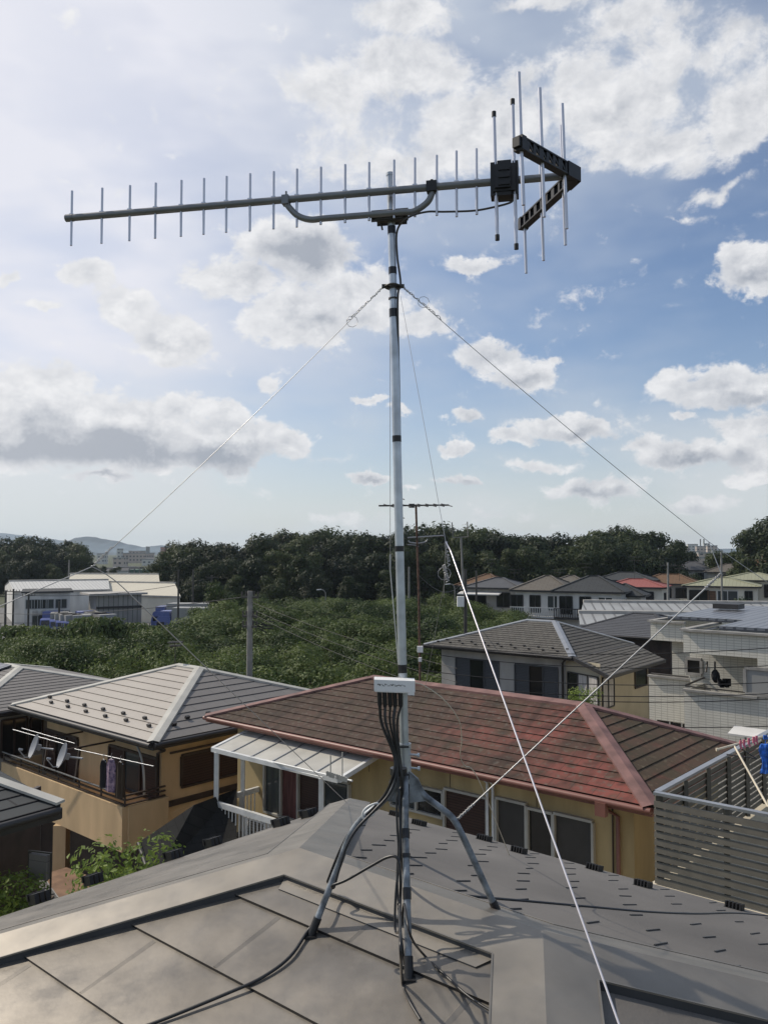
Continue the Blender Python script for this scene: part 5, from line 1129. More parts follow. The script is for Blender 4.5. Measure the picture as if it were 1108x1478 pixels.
# overhead wires
grw = 'overhead wires'
def owire(a, b, sag, label, r_=.012):
    q = MB(); q.tube(catw(a, b, sag, r_, 18), r_, 5, caps=False); tag(q.build('overhead_wire', M['black'], loc=a), label, 'overhead wire', grw)
for i, (y0, x1, y1, D1) in enumerate(((868, 660, 965, 24), (878, 660, 985, 24), (884, 640, 1000, 22), (865, 720, 920, 34))):
    owire(P(361, y0, 33), P(x1, y1, D1), .15, ['upper', 'second', 'lowest', 'longest'][i]+' wire from the concrete pole towards the grey house', .008)
for i, (ya, yb) in enumerate(((938, 931), (950, 958), (975, 982), (992, 998), (1000, 1006), (1030, 1046))):
    owire(P(606, ya-8, 24), P(1160, yb, 20), .25, ['topmost', 'second', 'third', 'fourth', 'fifth', 'lowest'][i]+' of the wires crossing in front of the grey house and the tiled building', .011)
owire(P(0, 857, 100), P(306, 834, 104), 1.0, 'wire strung across the factory yard poles', .03)
owire(P(604, 830, 30), P(663, 845, 50), .5, 'slack wire between the rusty aerial and the box pole', .012)
owire(tp1+V((0, 0, -.2)), P(-60, 880, 60), .5, 'wire from the concrete pole to the left over the orchard', .014)
# fence along the factory
g = empty('mesh_fence', V((-36, 95, GZ)), 'dark mesh fence and posts along the factory yard above the orchard', 'fence')
for k in range(24): x = -50+k*1.3; q = MB(); q.bar(V((x, 95, GZ)), V((x, 95, GZ+2.0)), .06, .06); q.build('post', M['dark metal'], g)
q = MB()
for z in (.3, 1.1, 2.0): q.bar(V((-50, 95, GZ+z)), V((-20, 95, GZ+z)), .04, .04)
q.build('rail', M['dark metal'], g)
g = empty('driving_net', V((-40, 215, GZ)), 'tall pale green netting enclosure beyond the warehouses', 'netting')
q = MB(); x0, y0 = by(188, 212); x1, y1 = by(232, 212); q.box(V(((x0+x1)/2, 215, GZ+2.7)), V(((x1-x0)/2, 0, 0)), V((0, 3, 0)), UP*2.7); q.build('netting', M['netgreen'], g)
q = MB()
for k in range(7): x = x0+(x1-x0)*k/6; q = MB(); q.bar(V((x, 211.8, GZ)), V((x, 211.8, GZ+5.6)), .25, .25); q.build('post', M['pole'], g)
q = MB(); q.bar(V((x0, 211.8, GZ+5.72)), V((x1, 211.8, GZ+5.72)), .2, .2); q.build('rail', M['pole'], g)

# ------------------------------------------------------------------ trees
def crown_mesh(name, seed, H, R, base, nl, n, leaf, m, flat=1.0, up=.3):
    """leaf faces scattered over irregular lobes; trunk at the origin"""
    rnd = random.Random(seed); lobes = []
    for i in range(nl):
        a = rnd.uniform(0, 6.283); r = R*.68*math.sqrt(rnd.random()); z = base+(H-base)*rnd.uniform(.12, .85); k = 1-.5*((z-base)/(H-base)-.4)**2
        lobes.append((V((math.cos(a)*r*k, math.sin(a)*r*k, z)), R*rnd.uniform(.22, .48), rnd.uniform(.7, 1.0)*flat))
    lobes.append((V((0, 0, base+(H-base)*.5)), R*.6, 1.0*flat)); vs = []; fs = []
    tot = sum(l[1]**2 for l in lobes)
    for c, r, sq in lobes:
        for _ in range(int(n*r*r/tot)):
            d = V((rnd.gauss(0, 1), rnd.gauss(0, 1), rnd.gauss(0, 1)+up)).normalized()
            rr = r*(rnd.uniform(.72, 1.12) if rnd.random() < .8 else rnd.uniform(.3, .8)); wob = 1+.16*math.sin(d.x*7+c.x*3)*math.sin(d.y*6+c.z*2)
            p = c+V((d.x*rr*wob, d.y*rr*wob, d.z*rr*sq*wob))
            if p.z > H*1.06 or p.z < base*.5: continue
            nn = (d+V((rnd.uniform(-.55, .55), rnd.uniform(-.55, .55), rnd.uniform(-.4, .6)))).normalized()
            a = nn.cross(V((rnd.uniform(-1, 1), rnd.uniform(-1, 1), rnd.uniform(-1, 1)))).normalized(); b = nn.cross(a); s = leaf*rnd.uniform(.6, 1.35)
            i = len(vs); vs += [tuple(p-a*s), tuple(p+b*s*.5+nn*s*.12), tuple(p+a*s), tuple(p-b*s*.5+nn*s*.12)]; fs.append((i, i+1, i+2, i+3))
    me = bpy.data.meshes.new(name); me.from_pydata(vs, [], fs); me.materials.append(m); me.update(); return me, lobes
def trunk_mesh(name, seed, H, lobes, r, base):
    rnd = random.Random(seed); q = MB(); top = V((rnd.uniform(-.3, .3), rnd.uniform(-.3, .3), H*.72))
    q.tube(smoothpts([V((0, 0, -.3)), V((rnd.uniform(-.1, .1), rnd.uniform(-.1, .1), base*.7)), top*.75, top], 3), [r*1.25-(r*1.1)*k/9 for k in range(10)], 7)
    for c, lr, sq in lobes[:9]: s = V((0, 0, base*.6+(c.z-base*.6)*.3)); q.tube([s, s.lerp(c, .5)+V((0, 0, .1*lr)), c], [r*.5, r*.32, r*.12], 5, caps=False)
    me = bpy.data.meshes.new(name); me.from_pydata(q.v, [], q.f); me.materials.append(M['bark']); me.polygons.foreach_set('use_smooth', [True]*len(q.f)); me.update(); return me
def tree_proto(name, seed, H, R, base, nl, n, leaf, m, r=.2, flat=1.0):
    cm, lobes = crown_mesh(name+'_crown', seed, H, R, base, nl, n, leaf, m, flat); tm = trunk_mesh(name+'_trunk', seed, H, lobes, r, base); return name, cm, tm
def plant(proto, x, y, sc, rot, label, cat='tree', group=None, z=GZ, tilt=0):
    name, cm, tm = proto
    e = empty(name, V((x, y, z)), label, cat, group); e.scale = sc if isinstance(sc, tuple) else (sc, sc, sc); e.rotation_euler = (tilt, 0, rot)
    for nm, me in (('crown', cm), ('trunk', tm)): o = bpy.data.objects.new(nm, me); COL.objects.link(o); o.parent = e
    return e
wood = [tree_proto('woodland_tree', 10+i, 12, 5.3, .1, 30, 9500, .32, M['leafW'] if i not in (1, 4) else M['leafW2'], .28) for i in range(5)]
wood.append(tree_proto('woodland_tree', 31, 12, 3.8, .2, 24, 7000, .28, M['leafW2'], .25))
orch = [tree_proto('orchard_tree', 50+i, 4.1, 2.7, .5, 18, 7000, .100, M['leafO'], .12, .8) for i in range(5)]
rnd = random.Random(21)
def topline(px):
    T = [(232, 800), (262, 792), (290, 785), (330, 786), (370, 778), (440, 770), (475, 776), (520, 778), (560, 771), (620, 769), (690, 767), (735, 772), (770, 776), (830, 777), (880, 772), (905, 768), (945, 775), (968, 781), (985, 794), (1002, 806)]
    for (a, ya), (b, yb) in zip(T, T[1:]):
        if a <= px <= b: return ya+(yb-ya)*(px-a)/(b-a)
    return 815
def row(D, x0p, x1p, step, drop, jit, lab, grp, tl=topline, jd=4):
    px = x0p
    while px < x1p:
        yt = tl(px)+drop+rnd.uniform(-jit, jit); d = D+rnd.uniform(-jd, jd); H_ = P(px, yt, d).z-GZ
        pr_ = rnd.choice(wood); s_ = H_/11.1; sh = s_*rnd.uniform(.85, 1.15)
        x, y = by(px, d); plant(pr_, x, y, (sh, sh, s_), rnd.uniform(0, 6.28), lab, group=grp)
        px += step*rnd.uniform(.75, 1.2)*F/D
row(186, 236, 1000, 4.8, 0, 2.5, 'tall dark broadleaf tree in the back of the wood behind the orchard', 'tall trees of the wood behind the orchard')
row(172, 240, 985, 5.2, 8, 5, 'dark broadleaf tree in the middle of the wood behind the orchard', 'trees inside the wood behind the orchard')
row(150, 262, 720, 5.6, 27, 8, 'dark broadleaf tree in the front of the wood behind the orchard', 'trees on the near edge of the wood')
row(160, 730, 990, 5.2, 24, 6, 'dark broadleaf tree at the wood edge behind the far houses', 'trees behind the far row of houses')
row(136, 286, 600, 6.5, 52, 6, 'low dark tree at the foot of the wood', 'low trees at the foot of the wood', jd=3)
LT = lambda px: [783, 779, 776, 779, 781, 781, 790, 797, 803, 815][min(9, max(0, int((px+20)/20)))]
row(250, -160, 132, 5.5, 0, 2.5, 'dark tree on the skyline of the wooded left hill', 'skyline trees of the left hill', LT)
row(225, -160, 150, 5.5, 14, 4, 'dark tree low on the wooded left hill', 'trees low on the left hill', LT)
row(190, -160, 165, 5.5, 36, 4, 'rounded tree in front of the left hill behind the warehouses', 'trees behind the warehouses', LT)
row(230, 130, 240, 8, 26, 4, 'dark tree beyond the warehouses below the distant towers', 'trees below the distant towers', lambda p: 792)
RT = lambda px: [797, 778, 770, 766, 760, 752, 748][min(6, max(0, int((px-1030)/18)))]
row(170, 1046, 1150, 5, 2, 3, 'tree on the wooded hill at the right edge', 'trees of the right hill', RT)
row(150, 1072, 1150, 6, 28, 4, 'lower tree on the wooded hill at the right edge', 'lower trees of the right hill', RT)
row(190, 1000, 1046, 6, 10, 2, 'small tree in the gap between the woods', 'trees in the gap between the woods', lambda p: 808)
# orchard
def inside(px, d):
    if px < 258: return d < 68
    if px < 330: return d < 68+(px-258)*.45
    if px < 640: return d < 116
    return d < 112 and px < 690+(112-d)*1.5+30
rnd = random.Random(8); n_ = 0; d = 31.0
while d < 118:
    step = 3.7 if d < 62 else 4.9
    xm, xM = -.60*d, .36*d; x = xm+rnd.uniform(0, step)
    while x < xM:
        px = 554+x/d*F
        if inside(px, d) and n_ < 298 and not (px > 560 and d < 44) and not (px > 640 and d < 52) and px < 870 and not (d < 36 and px > 250):
            s_ = rnd.uniform(.72, 1.18)*(1.04 if d > 80 else 1.0); sx_ = (.5+.5*s_)*rnd.uniform(.88, 1.12)*(1.28 if d > 62 else 1.0)
            plant(rnd.choice(orch), x+rnd.uniform(-.5, .5), d+rnd.uniform(-.5, .5), (sx_, sx_, s_), rnd.uniform(0, 6.28), 'leafy green fruit tree packed among others in the orchard', group='fruit trees of the orchard'); n_ += 1
        x += step*rnd.uniform(.85, 1.15)
    d += step*.92
# single trees one can point to
lone = tree_proto('bushy_tree', 77, 7, 3, .8, 18, 7000, .17, M['leafO'], .2)
for px, yt, D, lab in ((328, 838, 98, 'bushy tree at the end of the yard road left of the orchard'), (290, 876, 88, 'round dark bush hiding the rear of the lorries'), (308, 890, 80, 'low bush right of the lorries'), (262, 905, 84, 'low bush below the lorries'), (268, 800, 150, 'tall tree beside the yard road'), (296, 808, 142, 'tall leaning tree by the yard road poles')):
    H_ = P(px, yt, D).z-GZ; x, y = by(px, D); plant(lone if D < 120 else wood[2], x, y, H_/(7.2 if D < 120 else 12.3)*(1.0), .7*px, lab)
garden = tree_proto('garden_shrub', 91, 3.2, 1.25, .5, 16, 4200, .055, M['leafG'], .05)
c = P(165, 1262, 12.0); plant(garden, c.x-.05, c.y, (.85, .85, .95), 1.0, 'bright green garden shrub beside the orange house garage', 'shrub', z=c.z-2.45)
c = P(205, 1256, 12.0); plant(garden, c.x, c.y, (.30, .30, .45), 2.0, 'small bright shrub just right of the larger garden shrub', 'shrub', z=c.z-1.7)
c = P(14, 1262, 13.5); plant(garden, c.x, c.y, (.8, .8, .7), 4.0, 'green shrub by the timber wall at the left edge', 'shrub', z=c.z-2.2)
c = P(838, 1003, 25.5); plant(garden, c.x, c.y, (.55, .55, .55), .3, 'bright green bush tip showing above the mossy roof', 'shrub', z=c.z-1.45)
c = P(808, 1008, 25.5); plant(garden, c.x, c.y, (.35, .35, .4), 3.3, 'small green twig left of the bush tip above the mossy roof', 'shrub', z=c.z-1.25)
for px, py, D, s_, lab in ((905, 868, 88, .7, 'garden bush before the charcoal house'), (1045, 862, 82, .9, 'garden hedge bush before the olive roofed house'), (960, 866, 82, .9, 'garden bush before the red roofed house')):
    x, y = by(px, D); H_ = P(px, py, D).z-GZ; plant(lone, x, y, (s_, s_, H_/7.2), px*.3, lab)
# hedge along the factory fence
hb, _l = crown_mesh('hedge', 5, 2.2, 2.0, .2, 12, 2600, .16, M['leafO'])
for k in range(9):
    o = bpy.data.objects.new('hedge_bush', hb); COL.objects.link(o); px = 35+k*27; x, y = by(px, 75); o.location = (x, y, GZ); o.rotation_euler = (0, 0, k*1.3); o.scale = (1.25, 1.0, [1.5, 1.5, 1.45, 1.75, 1.8, 1.8, 1.6, 1.5, 1.5][k])
    tag(o, 'clipped bush of the hedge along the factory fence', 'hedge', 'hedge along the factory fence')

# ------------------------------------------------------------------ far town and mountains
rnd = random.Random(12)
def block(px0, px1, py, D, m, label, roofbit=None, grp='distant town buildings'):
    a = P(px0, py, D); b = P(px1, py, D); w_ = (b.x-a.x)/2; c = V(((a.x+b.x)/2, D+w_, 0)); g = empty('apartment_block', h(c, GZ-8), label, 'building', grp)
    q = MB(); q.box(h(c, (a.z+GZ-8)/2), V((w_*.96, -w_*.2, 0)), V((w_*.16, w_*.8, 0)), UP*(a.z-GZ+8)/2); q.build('wall', m, g)
    q = MB(); q.box(h(c, a.z+.3), V((w_*.98, -w_*.2, 0)), V((w_*.16, w_*.82, 0)), UP*.35)
    for (t, ww, hh) in (roofbit or ()): q.box(h(c+V((w_*t, 0, 0)), a.z+hh/2), V((w_*ww, 0, 0)), V((0, w_*.4, 0)), UP*hh/2)
    q.build('roof', M['cargo'], g)
    return g
block(232, 247, 790, 900, M['fac3'], 'reddish apartment tower with a stair head above the left trees', ((0, .22, 3.4),))
block(250, 268, 790, 880, M['fac2'], 'pale apartment block just right of the reddish tower', ((.8, .15, 2.5),))
block(270, 279, 785, 900, M['fac2'], 'pale narrow tower peeking over the woodland')
block(169, 176, 793, 700, M['fac2'], 'slim pale tower at the left of the far town')
block(176, 213, 799, 700, M['fac1'], 'long pale factory block under the mountains', ((.75, .04, 6),))
block(186, 205, 796, 720, M['fac1'], 'higher pale block rising behind the long factory block')
block(163, 180, 806, 520, M['fac1'], 'low pale building below the slim tower'); block(205, 236, 808, 560, M['fac2'], 'low pale building between town and reddish tower')
block(140, 152, 800, 640, M['fac2'], 'small pale block half hidden by the left hill')
for i, (a, b, y, D) in enumerate(((986, 996, 790, 700), (994, 1008, 786, 900), (1006, 1018, 789, 800), (1016, 1024, 785, 950), (1022, 1036, 788, 850), (990, 1012, 797, 520), (1010, 1030, 799, 450), (1030, 1044, 796, 500), (1000, 1018, 806, 330), (1024, 1040, 808, 320))):
    block(a, b, y, D, (M['fac1'], M['fac2'])[i % 2], ['pale block at the left end of the gap between woods', 'second highest far block in the gap', 'far block in the middle of the gap', 'tallest narrow far block in the gap', 'wide far block at the right of the gap', 'nearer low block on the left of the gap', 'nearer low block in the middle of the gap', 'nearer low block at the right of the gap', 'pale shed like block low on the left of the gap', 'pale shed like block low on the right of the gap'][i])
for px in (1010, 1015):
    t = P(px, 778, 1200); q = MB(); q.tube([h(t, GZ), t], 1.0, 8); tag(q.build('chimney', M['pole'], loc=h(t, GZ)), 'thin far chimney over the town in the gap, '+('left' if px == 1010 else 'right')+' of the pair', 'chimney', 'far chimneys')
for i in range(8):
    px = 166+i*10; D = 270+rnd.uniform(-15, 15); z = P(px, 824+rnd.uniform(-2, 2), D).z; a = by(px, D)
    shed('far_shed', ['leftmost', 'second', 'third', 'fourth', 'fifth', 'sixth', 'seventh', 'last'][i]+' of the small pale roofs beyond the warehouses, counted from the left', [(a[0]-3.5, a[1]), (a[0]+3.5, a[1]), (a[0]+3.5, a[1]+6), (a[0]-3.5, a[1]+6)], z, 1.0, M['whiteroof'] if i % 2 else M['slateblue'], M['white'])
def hills(name, prof, D, depth):
    q = MB(); rnd_ = random.Random(int(D)); N_ = 160; x0, x1 = prof[0][0], prof[-1][0]; rows = []
    def top(px):
        for (a, ya), (b, yb) in zip(prof, prof[1:]):
            if a <= px <= b:
                t = (px-a)/(b-a); t = t*t*(3-2*t); return ya+(yb-ya)*t
        return prof[-1][1]
    for j in range(7):
        t = j/6; row_ = []
        for k in range(N_+1):
            px = x0+(x1-x0)*k/N_; hh = P(px, top(px)+rnd_.uniform(-.25, .25), D).z-GZ
            dd = D-depth*(1-t); pos = P(px, 700, D); wob = 1+.06*math.sin(k*.7+j*1.7)*(t < 1)
            row_.append((pos.x*(dd/D)**.3, dd, GZ+hh*(t**1.1)*wob if j else GZ-2))
        rows.append(row_)
    for j in range(6):
        for k in range(N_): q.face([rows[j][k], rows[j][k+1], rows[j+1][k+1], rows[j+1][k]], 0, None, True)
    for k in range(N_):
        a, b = rows[6][k], rows[6][k+1]; q.face([a, b, (b[0], b[1]+depth, GZ-2), (a[0], a[1]+depth, GZ-2)], 0, None, True)
    return tag(q.build(name, M['mount']), kind='structure')
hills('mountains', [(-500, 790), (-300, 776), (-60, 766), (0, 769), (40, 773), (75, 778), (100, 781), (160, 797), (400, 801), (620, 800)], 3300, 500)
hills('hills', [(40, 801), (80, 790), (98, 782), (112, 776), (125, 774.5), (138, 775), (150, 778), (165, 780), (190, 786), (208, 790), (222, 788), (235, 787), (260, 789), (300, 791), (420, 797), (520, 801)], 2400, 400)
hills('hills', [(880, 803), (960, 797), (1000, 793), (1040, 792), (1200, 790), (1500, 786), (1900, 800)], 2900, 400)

# ------------------------------------------------------------------ air, sky, sun, camera
SUNAZ, SUNEL = math.radians(-63), math.radians(43)
sdir = V((math.sin(SUNAZ)*math.cos(SUNEL), math.cos(SUNAZ)*math.cos(SUNEL), math.sin(SUNEL)))
HAZE = True
if HAZE:
    q = MB(); q.box((0, 1900, 30), (3500, 0, 0), (0, 2250, 0), (0, 0, 43)); hz = q.build('haze', [])
    hm = bpy.data.materials.new('pale air'); hm.use_nodes = True; N = hm.node_tree.nodes; N.clear()
    o = N.new('ShaderNodeOutputMaterial'); pv = N.new('ShaderNodeVolumePrincipled'); pv.inputs['Color'].default_value = (.72, .85, 1, 1); pv.inputs['Density'].default_value = .00013; pv.inputs['Anisotropy'].default_value = .3
    hm.node_tree.links.new(pv.outputs[0], o.inputs['Volume']); hz.data.materials.append(hm); tag(hz, kind='stuff')

w_ = bpy.data.worlds.new('World'); scene.world = w_; w_.use_nodes = True; T = w_.node_tree; N, L = T.nodes, T.links; N.clear()
def node(tp, ins=None, T_=None, **kw):
    n = (T_ or T).nodes.new(tp)
    for k, val in kw.items(): setattr(n, k, val)
    for k, val in (ins or {}).items():
        if isinstance(val, bpy.types.NodeSocket): (T_ or T).links.new(val, n.inputs[k])
        else: n.inputs[k].default_value = val
    return n
# cloud density as a function of direction
CL = [  # px, py, rx, ry, roll, weight
 (60, 598, 150, 62, 0, 1.15), (190, 622, 150, 56, 0, 1.15), (320, 640, 120, 42, 0, 1.1), (70, 548, 85, 36, 0, 1), (425, 643, 42, 26, 0, 1), (10, 575, 70, 60, 0, 1), (30, 640, 200, 44, 0, 1.2), (180, 650, 190, 34, 0, 1.15), (260, 590, 60, 30, 0, .9), (330, 600, 45, 22, 0, .8), (150, 686, 80, 12, 0, .7),
 (430, 362, 100, 52, 0, 1.15), (340, 405, 85, 42, 0, 1.0), (440, 455, 105, 55, 0, 1.1), (520, 435, 95, 55, 0, 1.0), (610, 467, 58, 28, 0, .9),
 (128, 398, 50, 34, 0, 1), (175, 445, 55, 42, 35, 1), (245, 490, 80, 42, 15, 1), (65, 440, 45, 14, 0, .75), (15, 400, 18, 18, 0, .7),
 (715, 520, 75, 32, 8, 1), (760, 540, 60, 30, 0, .9), (800, 525, 24, 14, 0, .7), (672, 601, 32, 16, 0, .95), (735, 632, 40, 16, 0, .85), (820, 616, 105, 24, 3, 1), (533, 574, 34, 12, 0, .85), (385, 553, 28, 28, 0, .85), (570, 590, 26, 9, 0, .6),
 (1050, 555, 130, 36, 0, 1.05), (970, 545, 50, 26, 0, .9), (1075, 612, 65, 28, 0, .95), (990, 655, 105, 30, 0, 1), (1090, 650, 60, 40, 0, .95), (925, 642, 40, 18, 0, .8), (860, 706, 75, 24, 0, .95), (1010, 726, 65, 22, 0, .9), (1085, 690, 50, 16, 0, .8), (780, 672, 60, 14, 0, .65), (985, 598, 30, 12, 0, .75),
 (1072, 388, 55, 42, 0, 1.05), (1100, 415, 40, 26, 0, .9), (675, 388, 52, 16, 0, .75), (530, 689, 36, 11, 0, .85), (665, 696, 50, 11, 0, .8), (650, 651, 26, 12, 0, .85), (590, 706, 50, 8, 0, .55), (495, 750, 70, 22, 0, .6), (720, 748, 90, 20, 0, .5),
]
UPB = [  # broken high bank
 (590, 115, 210, 75, 5, .84), (480, 105, 140, 70, 0, .74), (700, 170, 260, 85, 0, .88), (880, 150, 210, 110, 0, .84), (1000, 80, 170, 100, 0, .74), (1080, 150, 130, 110, 0, .70), (590, 20, 110, 36, 0, .75), (760, 10, 120, 24, 0, .6), (900, 30, 120, 50, 0, .7), (560, 240, 140, 50, 0, .62), (930, 220, 160, 50, 0, .68), (1060, 190, 90, 50, 0, .66), (1040, 270, 150, 20, -15, .5), (980, 310, 70, 12, 0, .45), (100, 15, 25, 30, 0, .4),
]
DK = [  # grey undersides
 (110, 650, 240, 36, 0, 1.0), (300, 662, 140, 24, 0, 1.0), (40, 610, 70, 22, 0, .5), (210, 628, 60, 18, 0, .4), (455, 362, 85, 36, 0, 1.0), (400, 395, 70, 26, 0, .55), (470, 462, 70, 22, 0, .4), (235, 500, 50, 16, 0, .4),
 (1070, 578, 100, 18, 0, .7), (1010, 668, 110, 18, 0, .85), (825, 630, 90, 12, 0, .6), (870, 716, 70, 14, 0, .7), (1080, 405, 40, 18, 0, .5), (740, 548, 60, 12, 0, .5), (672, 610, 26, 8, 0, .5), (530, 694, 30, 8, 0, .6), (665, 702, 42, 8, 0, .6), (1010, 736, 55, 10, 0, .5), (150, 688, 70, 10, 0, .7),
]
G = bpy.data.node_groups.new('cloud density', 'ShaderNodeTree')
G.interface.new_socket('Dir', in_out='INPUT', socket_type='NodeSocketVector'); G.interface.new_socket('Density', in_out='OUTPUT', socket_type='NodeSocketFloat'); G.interface.new_socket('Blob', in_out='OUTPUT', socket_type='NodeSocketFloat')
gi = node('NodeGroupInput', T_=G); go = node('NodeGroupOutput', T_=G)
wn = node('ShaderNodeTexNoise', {'Vector': gi.outputs[0], 'Scale': 17.0, 'Detail': 5.0, 'Roughness': .62}, T_=G)
wc_ = node('ShaderNodeVectorMath', {0: wn.outputs['Color'], 1: (.5, .5, .5)}, T_=G, operation='SUBTRACT')
ws_ = node('ShaderNodeVectorMath', {0: wc_.outputs[0], 1: (.062, .062, .046)}, T_=G, operation='MULTIPLY')
wd_ = node('ShaderNodeVectorMath', {0: ws_.outputs[0], 1: gi.outputs[0]}, T_=G, operation='ADD')
def blobs(lst):
    prev = None
    for px, py, rx, ry, roll, wt in lst:
        r = ray(px, py); d = r.normalized(); right = d.cross(UP).normalized(); upv = right.cross(d)
        c_, s_ = math.cos(math.radians(-roll)), math.sin(math.radians(-roll)); r2 = right*c_+upv*s_; u2 = upv*c_-right*s_
        R = Matrix((r2, d, u2)).transposed(); e = R.to_euler('XYZ'); k = 1/(F*r.length)
        asp = 1/r.length*1.0
        mp = node('ShaderNodeMapping', {'Vector': wd_.outputs[0], 'Location': d, 'Rotation': tuple(e), 'Scale': (rx*k*1.16, 2.0, ry*k*1.16)}, T_=G, vector_type='TEXTURE')
        g_ = node('ShaderNodeTexGradient', {'Vector': mp.outputs[0]}, T_=G, gradient_type='QUADRATIC_SPHERE' if False else 'SPHERICAL')
        m_ = node('ShaderNodeMath', {0: g_.outputs['Fac'], 1: wt}, T_=G, operation='MULTIPLY')
        if prev is None: prev = m_.outputs[0]
        else: prev = node('ShaderNodeMath', {0: prev, 1: m_.outputs[0], 2: .12}, T_=G, operation='SMOOTH_MAX').outputs[0]
    return prev
b1 = blobs(CL); b2 = blobs(UPB)
mp = node('ShaderNodeMapping', {'Vector': gi.outputs[0], 'Scale': (1, 1, 1.35)}, T_=G)
n1 = node('ShaderNodeTexNoise', {'Vector': mp.outputs[0], 'Scale': 24.0, 'Detail': 6.0, 'Roughness': .62, 'Distortion': .2}, T_=G)
n2 = node('ShaderNodeTexNoise', {'Vector': mp.outputs[0], 'Scale': 11.0, 'Detail': 7.0, 'Roughness': .64, 'Distortion': .25}, T_=G)
# cumulus: blob*1.9 + (noise-.5)*2.2 - .45
a1 = node('ShaderNodeMath', {0: n1.outputs['Fac'], 1: 2.5, 2: -1.66}, T_=G, operation='MULTIPLY_ADD')
a2 = node('ShaderNodeMath', {0: b1, 1: 2.1, 2: a1.outputs[0]}, T_=G, operation='MULTIPLY_ADD')
e1 = node('ShaderNodeMath', {0: n2.outputs['Fac'], 1: 3.0, 2: -1.90}, T_=G, operation='MULTIPLY_ADD')
e2 = node('ShaderNodeMath', {0: b2, 1: 1.7, 2: e1.outputs[0]}, T_=G, operation='MULTIPLY_ADD')
mxn = node('ShaderNodeMath', {0: a2.outputs[0], 1: e2.outputs[0]}, T_=G, operation='MAXIMUM')
G.links.new(mxn.outputs[0], go.inputs[0])
# undersides in their own shade, and the billows shaded by the cloud a little higher up, towards the light
b3 = blobs(DK)
mpb = node('ShaderNodeMapping', {'Vector': gi.outputs[0], 'Scale': (1, 1, 1.35), 'Location': (-.010, 0, .020)}, T_=G)
n3 = node('ShaderNodeTexNoise', {'Vector': mpb.outputs[0], 'Scale': 24.0, 'Detail': 4.0, 'Roughness': .62, 'Distortion': .2}, T_=G)
sb_ = node('ShaderNodeMath', {0: n3.outputs['Fac'], 1: n1.outputs['Fac']}, T_=G, operation='SUBTRACT')
a3 = node('ShaderNodeMath', {0: sb_.outputs[0], 1: 1.7, 2: .10}, T_=G, operation='MULTIPLY_ADD')
a4 = node('ShaderNodeMath', {0: b3, 1: 1.5, 2: a3.outputs[0]}, T_=G, operation='MULTIPLY_ADD')
G.links.new(a4.outputs[0], go.inputs[1])
tc = node('ShaderNodeTexCoord'); dirv = tc.outputs['Generated']
sky = node('ShaderNodeTexSky', sky_type='NISHITA'); sky.sun_disc = False; sky.sun_elevation = SUNEL; sky.sun_rotation = SUNAZ; sky.altitude = 50; sky.air_density = 1.0; sky.dust_density = .6; sky.ozone_density = 2.0
STR = .10
d0 = node('ShaderNodeGroup'); d0.node_tree = G; L.new(dirv, d0.inputs[0])
sep = node('ShaderNodeSeparateXYZ', {0: dirv})
def mr(src, a, b, c, d, clamp=True, smooth=False):
    n = node('ShaderNodeMapRange', {0: src, 1: a, 2: b, 3: c, 4: d}); n.clamp = clamp
    if smooth: n.interpolation_type = 'SMOOTHSTEP'
    return n.outputs[0]
def mixc(f, a, b):
    n = node('ShaderNodeMix', data_type='RGBA')
    for k, val in ((0, f), (6, a), (7, b)):
        if isinstance(val, bpy.types.NodeSocket): L.new(val, n.inputs[k])
        else: n.inputs[k].default_value = val if k == 0 else (*val, 1)
    return n.outputs[2]
def mth(op, a, b=0.0, c=0.0): return node('ShaderNodeMath', {0: a, 1: b, 2: c}, operation=op).outputs[0]
# clear sky, desaturated towards the horizon, with thin veil
base = node('ShaderNodeVectorMath', {0: sky.outputs[0]}, operation='MULTIPLY'); base.inputs[1].default_value = (1.06, 1.05, 1.10)
K_ = 1/STR
sd = node('ShaderNodeVectorMath', {0: dirv}, operation='DOT_PRODUCT'); sd.inputs[1].default_value = ray(-260, 120).normalized()
glow = mth('POWER', mr(sd.outputs['Value'], .72, .99, 0, 1), 1.8)
veiln = node('ShaderNodeTexNoise', {'Vector': node('ShaderNodeMapping', {'Vector': dirv, 'Scale': (1, 1, 2.6), 'Rotation': (0, .25, 0)}).outputs[0], 'Scale': 2.6, 'Detail': 4.0, 'Roughness': .55})
hzn = mr(sep.outputs['Z'], .0, .30, 1, 0)
veil = mth('MULTIPLY', mr(veiln.outputs['Fac'], .36, .66, 0, 1, smooth=True), .50)
veil = mth('ADD', veil, mth('MULTIPLY', glow, .75)); 
veil = mth('ADD', veil, mth('MULTIPLY', mth('POWER', hzn, 2.0), .85)); veil = mth('MINIMUM', veil, .97)
upz = mr(sep.outputs['Z'], .34, .60, 0, .30); veil = mth('MINIMUM', mth('ADD', veil, upz), .97)
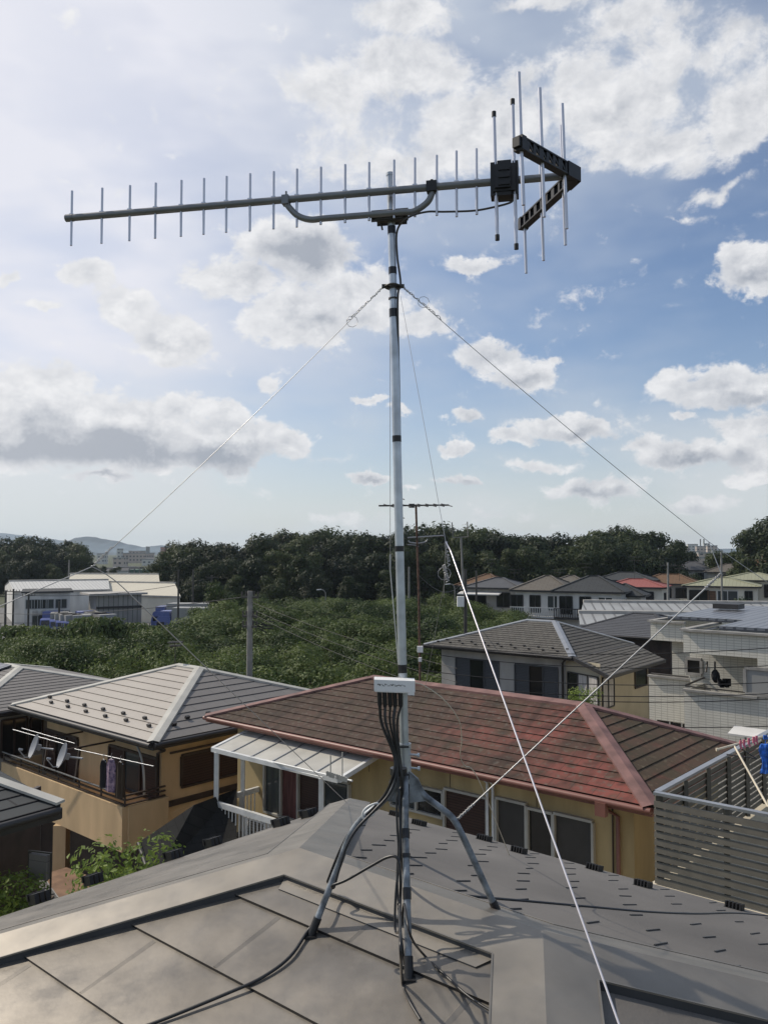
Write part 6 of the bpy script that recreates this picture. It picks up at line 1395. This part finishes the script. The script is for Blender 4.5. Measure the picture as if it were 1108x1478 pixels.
vcol = mixc(mr(glow, .08, .75, 0, 1), tuple(c*K_ for c in (.56, .62, .71)), tuple(c*K_ for c in (.82, .83, .90)))
vcol = mixc(mr(sep.outputs['Z'], 0, .22, 1, 0), vcol, tuple(c*K_ for c in (.70, .74, .735)))
skyc = mixc(veil, base.outputs[0], vcol)
# clouds
alpha = mr(d0.outputs[0], .0, .55, 0, 1, smooth=True)
alpha = mth('MULTIPLY', alpha, mr(sep.outputs['Z'], .0, .07, .25, 1))
shade = mr(d0.outputs[1], -.10, 1.0, 0, 1)
thick = mr(d0.outputs[0], .25, 1.3, 0, 1, smooth=True)
shade = mth('MULTIPLY', shade, mth('MULTIPLY_ADD', thick, .45, .55)); 
ccol = mixc(shade, tuple(c*K_ for c in (.88, .88, .89)), tuple(c*K_ for c in (.31, .345, .41)))
ccol = mixc(mth('MULTIPLY', glow, .30), ccol, tuple(c*K_ for c in (.95, .95, .96)))
out = mixc(mth('MULTIPLY', alpha, .93), skyc, ccol)
bgn = node('ShaderNodeBackground', {'Color': out, 'Strength': STR}); wo = node('ShaderNodeOutputWorld', {0: bgn.outputs[0]})
w_.cycles.sampling_method = 'MANUAL'; w_.cycles.sample_map_resolution = 512

sl = bpy.data.lights.new('sun', 'SUN'); sl.energy = 3.6; sl.angle = math.radians(.6); sl.color = (1, .90, .76)
so = bpy.data.objects.new('sun', sl); COL.objects.link(so); so.rotation_euler = (-sdir).to_track_quat('-Z', 'Y').to_euler()
cam = bpy.data.cameras.new('camera'); co = bpy.data.objects.new('camera', cam); COL.objects.link(co); scene.camera = co
cam.sensor_fit = 'VERTICAL'; cam.sensor_height = 36; cam.sensor_width = 27; cam.lens = 36*F/1478; cam.clip_start = .02; cam.clip_end = 12000
co.rotation_euler = (math.pi/2+TH, 0, 0)
for o in list(COL.objects):
    if o.parent is None: o.location.z += -GZ
scene.view_settings.view_transform = 'Standard'; scene.view_settings.look = 'None'; scene.view_settings.exposure = 0; scene.view_settings.gamma = 1
scene.cycles.volume_bounces = 0; scene.cycles.max_bounces = 6; scene.cycles.transparent_max_bounces = 8
scene.render.engine = 'CYCLES'
